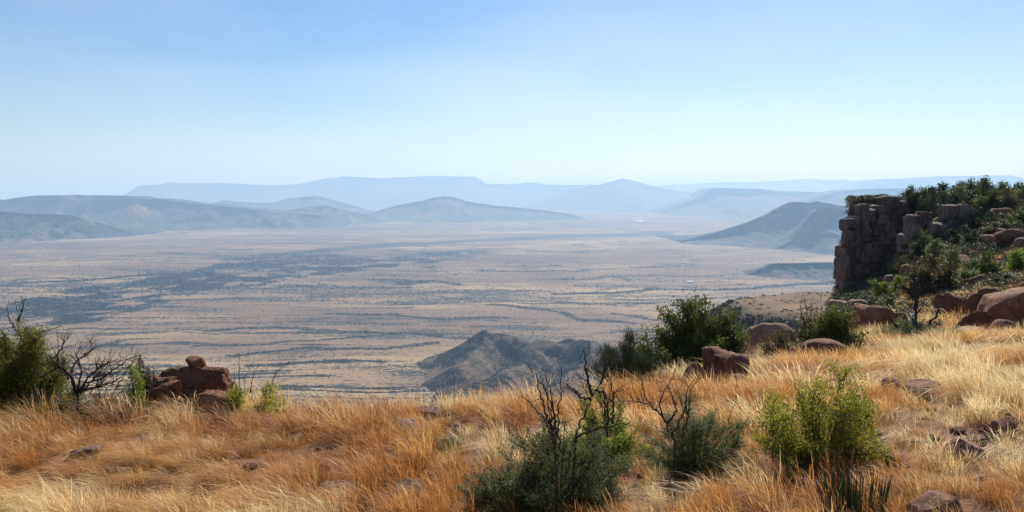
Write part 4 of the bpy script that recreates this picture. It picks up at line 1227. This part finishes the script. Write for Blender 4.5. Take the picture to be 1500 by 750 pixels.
dead('bleached white fallen twig lying by the grey-green bush', 8.55, [[(660, 733), (690, 728), (706, 718), (715, 712), (736, 711), (748, 705)], [(700, 722), (712, 724), (724, 722)], [(664, 746), (685, 738), (696, 726)]], 0.007, 3, 0.09, 711, mat='bark_white', name='fallen_branch', cat='branch', zspread=0.1, zup=0.05)
dead('dead snag with dark trunk and white broken limb on the right slope', 26.5, [[(1343, 498), (1342, 470), (1341, 440), (1338, 410), (1340, 392)], [(1342, 480), (1336, 466), (1328, 456), (1324, 450)], [(1341, 450), (1346, 430), (1344, 415)]], 0.065, 4, 0.5, 712, name='dead_tree', cat='tree')
dead('bleached white limb hanging from the dead snag', 26.2, [[(1336, 480), (1334, 464), (1327, 455), (1322, 449)], [(1334, 466), (1337, 458)]], 0.035, 2, 0.25, 713, mat='bark_white', name='fallen_branch', cat='branch', ground=False)
dead('dark twisted branch propped in orange grass right of the snag', 26.4, [[(1358, 490), (1362, 470), (1372, 464), (1376, 448)], [(1362, 472), (1366, 480), (1374, 484)]], 0.05, 3, 0.35, 714, name='dead_branch', cat='branch')
dead('fallen dark limb leaning left of the dead snag', 26.0, [[(1326, 494), (1318, 484), (1306, 468), (1300, 460)]], 0.06, 2, 0.3, 715, name='dead_branch', cat='branch')
dead('bare twigs standing out of the half-bare brown bush', 23.4, [[(1186, 500), (1184, 470), (1180, 448), (1176, 436)], [(1188, 490), (1194, 465), (1198, 440)], [(1182, 480), (1174, 460), (1172, 446)], [(1200, 490), (1204, 460), (1202, 438)]], 0.02, 6, 0.35, 716)
dead('small broken dead branch in the grass left of the brown dome', 20.2, [[(1128, 530), (1136, 520), (1146, 505), (1150, 496)], [(1136, 520), (1125, 516), (1116, 508)], [(1140, 516), (1156, 512)]], 0.014, 4, 0.2, 717, name='dead_branch', cat='branch')
dead('dead forked twig rising right of the large green bush', 21.0, [[(1056, 500), (1062, 470), (1068, 460), (1075, 452)], [(1062, 470), (1072, 480), (1080, 470)], [(1066, 490), (1074, 470), (1078, 462)]], 0.018, 5, 0.25, 718)

# ------------------------------------------------------------------ grass
def tuft(name, seed, n, lmin, lmax, spread, bend, lean, width, heads, mat, droop=0.45):
    rng = np.random.default_rng(seed)
    K = 5
    s = np.linspace(0, 1, K)[None, :, None]
    az = rng.uniform(0, 6.283, n); q = np.sqrt(rng.uniform(0, 1, n)) * spread
    root = np.stack([q * np.cos(az), q * np.sin(az), np.full(n, -0.03)], 1)
    L = rng.uniform(lmin, lmax, n)[:, None, None]
    ld = np.stack([np.cos(az), np.sin(az), 0 * az], 1) * (lean * rng.uniform(0.2, 1.0, n))[:, None]
    bd = np.stack([np.full(n, 1.0), rng.normal(0, 0.35, n), 0 * az], 1) * (bend * rng.uniform(0.5, 1.3, n))[:, None] + rng.normal(0, 0.12, (n, 3)) * np.array([1, 1, 0])
    hor = ld[:, None, :] * s + bd[:, None, :] * s ** 2
    hm = np.linalg.norm(hor, axis=2, keepdims=True)
    zz = s - droop * hm * s
    pts = root[:, None, :] + L * (hor * 0.92) + L * np.concatenate([0 * zz, 0 * zz, np.maximum(zz, 0.04 * s)], 2)
    wd = np.stack([np.cos(az * 3.1), np.sin(az * 3.1), 0 * az], 1)[:, None, :]
    prof = np.array([1.0, 1.0, 0.85, 0.6, 0.12])[None, :, None] * width * rng.uniform(0.6, 1.3, n)[:, None, None]
    hd = rng.uniform(0, 1, n) < heads
    hp = np.array([0.6, 0.6, 0.6, 2.3, 0.5])[None, :, None] * width
    prof = np.where(hd[:, None, None], hp, prof)
    a = pts - wd * prof * 0.5; b = pts + wd * prof * 0.5
    v = np.stack([a, b], 2).reshape(n, K * 2, 3)
    i = np.arange(K - 1) * 2
    f1 = np.stack([i, i + 1, i + 3, i + 2], 1)
    f = (np.arange(n)[:, None, None] * (K * 2) + f1[None]).reshape(-1, 4)
    me = mesh_from(name, v.reshape(-1, 3), f, mat)
    t = np.repeat(np.broadcast_to(np.linspace(0, 1, K)[None], (n, K)).reshape(-1), 2)
    point_attr(me, 't', t)
    r = rng.uniform(0, 1, n); r = np.where(hd, np.maximum(r, 0.75), r)
    point_attr(me, 'rnd', np.repeat(r, K * 2))
    return me

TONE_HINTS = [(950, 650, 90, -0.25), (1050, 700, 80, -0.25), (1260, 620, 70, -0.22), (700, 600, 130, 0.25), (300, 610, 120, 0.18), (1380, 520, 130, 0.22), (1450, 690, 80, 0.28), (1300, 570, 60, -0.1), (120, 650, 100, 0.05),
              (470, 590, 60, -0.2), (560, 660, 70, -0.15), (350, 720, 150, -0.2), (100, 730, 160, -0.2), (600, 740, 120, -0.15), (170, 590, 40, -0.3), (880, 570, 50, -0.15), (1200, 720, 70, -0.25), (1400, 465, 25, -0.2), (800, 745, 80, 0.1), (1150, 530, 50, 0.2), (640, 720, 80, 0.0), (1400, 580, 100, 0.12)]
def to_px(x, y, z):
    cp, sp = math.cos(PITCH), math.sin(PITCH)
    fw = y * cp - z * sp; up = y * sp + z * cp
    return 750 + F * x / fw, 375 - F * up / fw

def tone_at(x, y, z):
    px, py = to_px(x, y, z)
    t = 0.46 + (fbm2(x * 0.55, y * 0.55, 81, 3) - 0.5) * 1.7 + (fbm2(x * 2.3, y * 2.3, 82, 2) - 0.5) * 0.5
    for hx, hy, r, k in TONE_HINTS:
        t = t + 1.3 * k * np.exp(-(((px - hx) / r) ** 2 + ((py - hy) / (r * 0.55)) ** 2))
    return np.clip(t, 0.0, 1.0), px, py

def grass_points(n, seed, ymin, ymax, pw=1.0):
    rng = np.random.default_rng(seed)
    y = (rng.uniform(ymin ** (pw + 1), ymax ** (pw + 1), n)) ** (1 / (pw + 1))
    a = rng.uniform(-0.72, 0.72, n)
    x = a * (y + 0.6)
    brow = np.interp(a, [-0.95, -0.45, 0.0, 0.10, 0.20, 0.30, 0.36, 0.45, 0.95], [13.5, 14, 15.2, 17, 21.5, 27, 30, 60, 78])
    keep = y < brow
    for cx, cy, r in KEEP_OUT:
        keep &= (x - cx) ** 2 + (y - cy) ** 2 > r * r
    # tufts stand in clumps with gaps between
    x, y = x[keep], y[keep]
    cell = 0.42
    ix, iy = np.floor(x / cell), np.floor(y / cell)
    cx = (ix + 0.2 + 0.6 * hash2(ix, iy, 11)) * cell; cy = (iy + 0.2 + 0.6 * hash2(ix, iy, 12)) * cell
    pull = 0.55 * (hash2(ix, iy, 13) < 0.75)
    x = x + (cx - x) * pull; y = y + (cy - y) * pull
    return rng, x, y, G(x, y)

def lay_grass():
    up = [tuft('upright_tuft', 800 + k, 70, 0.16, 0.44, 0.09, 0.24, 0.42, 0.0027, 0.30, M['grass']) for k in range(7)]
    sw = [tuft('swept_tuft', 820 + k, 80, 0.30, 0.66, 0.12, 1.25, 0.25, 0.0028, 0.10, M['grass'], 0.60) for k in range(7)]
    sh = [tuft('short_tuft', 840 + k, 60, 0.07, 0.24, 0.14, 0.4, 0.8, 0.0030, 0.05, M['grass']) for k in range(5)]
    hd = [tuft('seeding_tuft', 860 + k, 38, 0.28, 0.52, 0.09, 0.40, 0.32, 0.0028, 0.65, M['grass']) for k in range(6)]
    def lay(name, n, seed, ymin, ymax, variants, lab, dens, szr, tone_off, pw=1.0):
        rng, x, y, z = grass_points(n, seed, ymin, ymax, pw)
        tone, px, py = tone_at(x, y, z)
        k = rng.uniform(0, 1, len(x)) < dens(x, y, px, py)
        x, y, z, tone, px, py = x[k], y[k], z[k], tone[k], px[k], py[k]
        wind = math.pi + (fbm2(x * 0.4, y * 0.4, 83, 3) - 0.5) * 3.2 + rng.normal(0, 0.35, len(x))
        rots = np.stack([rng.normal(0, 0.06, len(x)), rng.normal(0, 0.06, len(x)), wind], 1)
        s = rng.uniform(szr[0], szr[1], len(x)) * (0.25 + 1.55 * fbm2(x * 1.0, y * 1.0, 85, 2))
        s = s * np.where((y > 11.5) & (y < 18), rng.uniform(0.9, 1.3, len(x)), 1.0)
        fat = 1 + np.clip((y - 9) / 20, 0, 1.2) * 0.4
        scl = np.stack([s * fat, s * fat, s], 1) * 0.95
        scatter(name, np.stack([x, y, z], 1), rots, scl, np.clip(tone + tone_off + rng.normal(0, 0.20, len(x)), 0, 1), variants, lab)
        return len(x)
    swept = lambda px, py: np.clip((620 - px) / 260, 0, 1) * np.clip((py - 600) / 50, 0, 1)
    bare = lambda x, y: np.clip((fbm2(x * 0.85 + 9, y * 0.85, 86, 3) - 0.36) * 8, 0.22, 1)
    c = []
    c.append(lay('dry_grass', 40000, 901, 5.0, 80, up, 'orange and straw coloured dry grass covering the slope', lambda x, y, px, py: bare(x, y) * (1 - 0.55 * swept(px, py)), (0.75, 1.15), 0.0, 0.6))
    c.append(lay('windswept_grass', 28000, 902, 3.0, 34, sw, 'long windswept grass lying over to the left', lambda x, y, px, py: np.maximum(swept(px, py) * 0.85, 0.07) * bare(x, y), (0.7, 1.1), 0.02, 0.5))
    c.append(lay('short_grass', 19000, 903, 3.0, 40, sh, 'short rusty grass and stubble between the tufts', lambda x, y, px, py: 0.8 + 0.2 * bare(x, y), (0.7, 1.3), -0.2, 0.5))
    c.append(lay('seeding_grass', 23000, 904, 3.0, 50, hd, 'taller pale grass with feathery seed heads', lambda x, y, px, py: bare(x, y) * np.clip((fbm2(x * 0.7, y * 0.7, 88, 3) - 0.42) * 7, 0.12, 1) * (1 - 0.6 * swept(px, py)), (0.7, 1.05), 0.22, 0.55))
    print('GRASS', c)
lay_grass()

def green_tuft():
    p = ground_hit(652, 662)
    me = tuft('blades', 880, 260, 0.16, 0.36, 0.16, 0.1, 0.5, 0.005, 0.05, M['grass_green'])
    o = obj('grass_tuft', me, None, p)
    tag(o, 'olive green grass tuft before the dark domed rock', 'grass')
green_tuft()

# ------------------------------------------------------------------ far scrub on the plain, koppie and bench
def clump_mesh(name, seed, n=46, size=0.42, mat='scrub'):
    rng = np.random.default_rng(seed)
    c = rng.normal(size=(n, 3)); c /= np.linalg.norm(c, axis=1)[:, None]
    c *= rng.uniform(0.45, 1.0, n)[:, None] * (0.75 + 0.4 * rng.uniform(0, 1, n))[:, None]
    c[:, 2] = np.abs(c[:, 2]) * 0.85
    v, f = leaf_quads(rng, c, size, 0.8)
    me = mesh_from(name, v, f, M[mat])
    point_attr(me, 'rnd', np.repeat(rng.uniform(0, 1, n), 4))
    return me

def far_scrub():
    cl = [clump_mesh('scrub_clump', 950 + k) for k in range(5)]
    heath = [clump_mesh('heath_clump', 970 + k, 150, 0.19, ('leaf_dark', 'leaf_dark', 'leaf_brownish', 'leaf_dark', 'leaf_broom')[k]) for k in range(5)]
    rng = np.random.default_rng(960)
    # plain
    n = 420000
    px = rng.uniform(-30, 1300, n); t = rng.uniform(0.062, 0.26, n)
    y = 400.0 / t; x = (px - 750) / F * y
    sc = scrub_density(x, y)
    acc = rng.uniform(0, 1, n) < (0.03 + 0.95 * np.clip(sc - 0.10, 0, 1)) 
    acc &= koppie_height(x, y) < PLAIN_Z
    x, y, sc = x[acc], y[acc], sc[acc]
    z = PLAIN_Z + (fbm2(x / 900.0, y / 900.0, 71, 4) - 0.5) * 14 * np.clip(y / 6000, 0.3, 2) - 0.3
    s = rng.uniform(1.3, 3.2, len(x)) * (0.85 + 0.6 * np.clip(sc, 0, 1)) * np.clip(y / 2600, 0.9, 1.6)
    rots = np.stack([0 * x, 0 * x, rng.uniform(0, 6.28, len(x))], 1)
    scatter('plain_scrub', np.stack([x, y, z], 1), rots, np.stack([s, s, s * 0.8], 1), rng.uniform(0, 1, len(x)), cl, 'dark thorn scrub dotted and banded over the plain')
    print('SCRUB', len(x))
    # koppie
    n = 95000
    x = rng.uniform(-260, 480, n); y = rng.uniform(1240, 2250, n)
    z = koppie_height(x, y)
    gx = (koppie_height(x + 6, y) - z) / 6
    dens = np.clip(0.22 + 1.8 * (fbm2(x / 70, y / 70, 97, 4) - 0.44) * 2 + np.clip(gx, -0.2, 0.7) * 0.9, 0.05, 0.95)
    k = (rng.uniform(0, 1, n) < dens) & (z > PLAIN_Z - 2)
    x, y, z = x[k], y[k], z[k]
    s = rng.uniform(1.1, 3.0, len(x))
    rots = np.stack([0 * x, 0 * x, rng.uniform(0, 6.28, len(x))], 1)
    scatter('koppie_scrub', np.stack([x, y, z - 0.2], 1), rots, np.stack([s, s, s * 0.85], 1), rng.uniform(0, 1, len(x)), cl, 'bushes thickly dotting the brown koppie')
    # bench
    n = 9000
    x = rng.uniform(40, 330, n); y = rng.uniform(320, 560, n)
    z, sd = bench_height(x, y)
    dens = np.where(sd > 1, 0.9, np.where(sd > -12, 0.25, np.clip((fbm2(x / 22, y / 22, 98, 3) - 0.5) * 2.2, 0.02, 0.5)))
    k = rng.uniform(0, 1, n) < dens
    x, y, z, sd = x[k], y[k], z[k], sd[k]
    s = np.where(sd > 1, rng.uniform(1.2, 2.8, len(x)), rng.uniform(0.5, 1.2, len(x)))
    rots = np.stack([0 * x, 0 * x, rng.uniform(0, 6.28, len(x))], 1)
    scatter('bench_woodland', np.stack([x, y, z - 0.2], 1), rots, np.stack([s, s, s], 1), rng.uniform(0, 1, len(x)), cl, 'dark woodland clothing the steep edge of the bench')
    # low scrub and litter on the cliff hill
    n = 24000
    a = rng.uniform(0.36, 0.75, n); y = rng.uniform(30, 96, n); x = a * y
    k = rng.uniform(0, 1, n) < np.clip((fbm2(x / 3, y / 3, 99, 3) - 0.36) * 4, 0.35, 1)
    x, y = x[k], y[k]
    for cx, cy, r in KEEP_OUT:
        q = (x - cx) ** 2 + (y - cy) ** 2 > (r + 0.3) ** 2; x, y = x[q], y[q]
    z = G(x, y)
    s = rng.uniform(0.22, 0.62, len(x))
    rots = np.stack([0 * x, 0 * x, rng.uniform(0, 6.28, len(x))], 1)
    scatter('slope_scrub', np.stack([x, y, z - 0.05], 1), rots, np.stack([s, s, s * 0.9], 1), rng.uniform(0, 1, len(x)), heath, 'low heathy undergrowth between the rocks of the cliff hill')
far_scrub()

# ------------------------------------------------------------------ far farm buildings
def farmhouse(px, py, wpx, label, seed):
    c = plain_spot(px, py); c.z += 1
    w = wpx * c.y / F; dp = w * 0.5; h = 4.5
    root = empty('farmhouse', c, R(8 * (seed % 3) - 8)); tag(root, label, 'farmhouse', 'white farm buildings on the plain')
    m, n, l = new_mat('white_wall'); finish(n, l, (0.78, 0.76, 0.72), 0.8)
    m2, n, l = new_mat('pale_iron_roof'); finish(n, l, (0.72, 0.72, 0.72), 0.5)
    hw, hd = w / 2, dp / 2
    v = [(-hw, -hd, -3), (hw, -hd, -3), (hw, hd, -3), (-hw, hd, -3), (-hw, -hd, h), (hw, -hd, h), (hw, hd, h), (-hw, hd, h), (-hw, 0, h * 1.7), (hw, 0, h * 1.7)]
    f = [(0, 1, 5, 4), (1, 2, 6, 9, 5), (2, 3, 7, 6), (3, 0, 4, 8, 7)]
    me = bpy.data.meshes.new('wall'); me.from_pydata(v, [], f); me.materials.append(m); obj('wall', me, root)
    e = 0.8
    zr = h * 1.7 + 0.3; ze = h - 0.3
    v = [(-hw - e, -hd - e, ze), (hw + e, -hd - e, ze), (hw + e, 0, zr), (-hw - e, 0, zr), (hw + e, hd + e, ze), (-hw - e, hd + e, ze)]
    f = [(0, 1, 2, 3), (3, 2, 4, 5)]
    me = bpy.data.meshes.new('roof'); me.from_pydata(v, [], f); me.materials.append(m2); obj('roof', me, root)
farmhouse(1010, 414, 8, 'white farm building on the plain left of the koppie', 1)
farmhouse(1001, 386, 5, 'tiny white farm building farther out on the plain', 2)
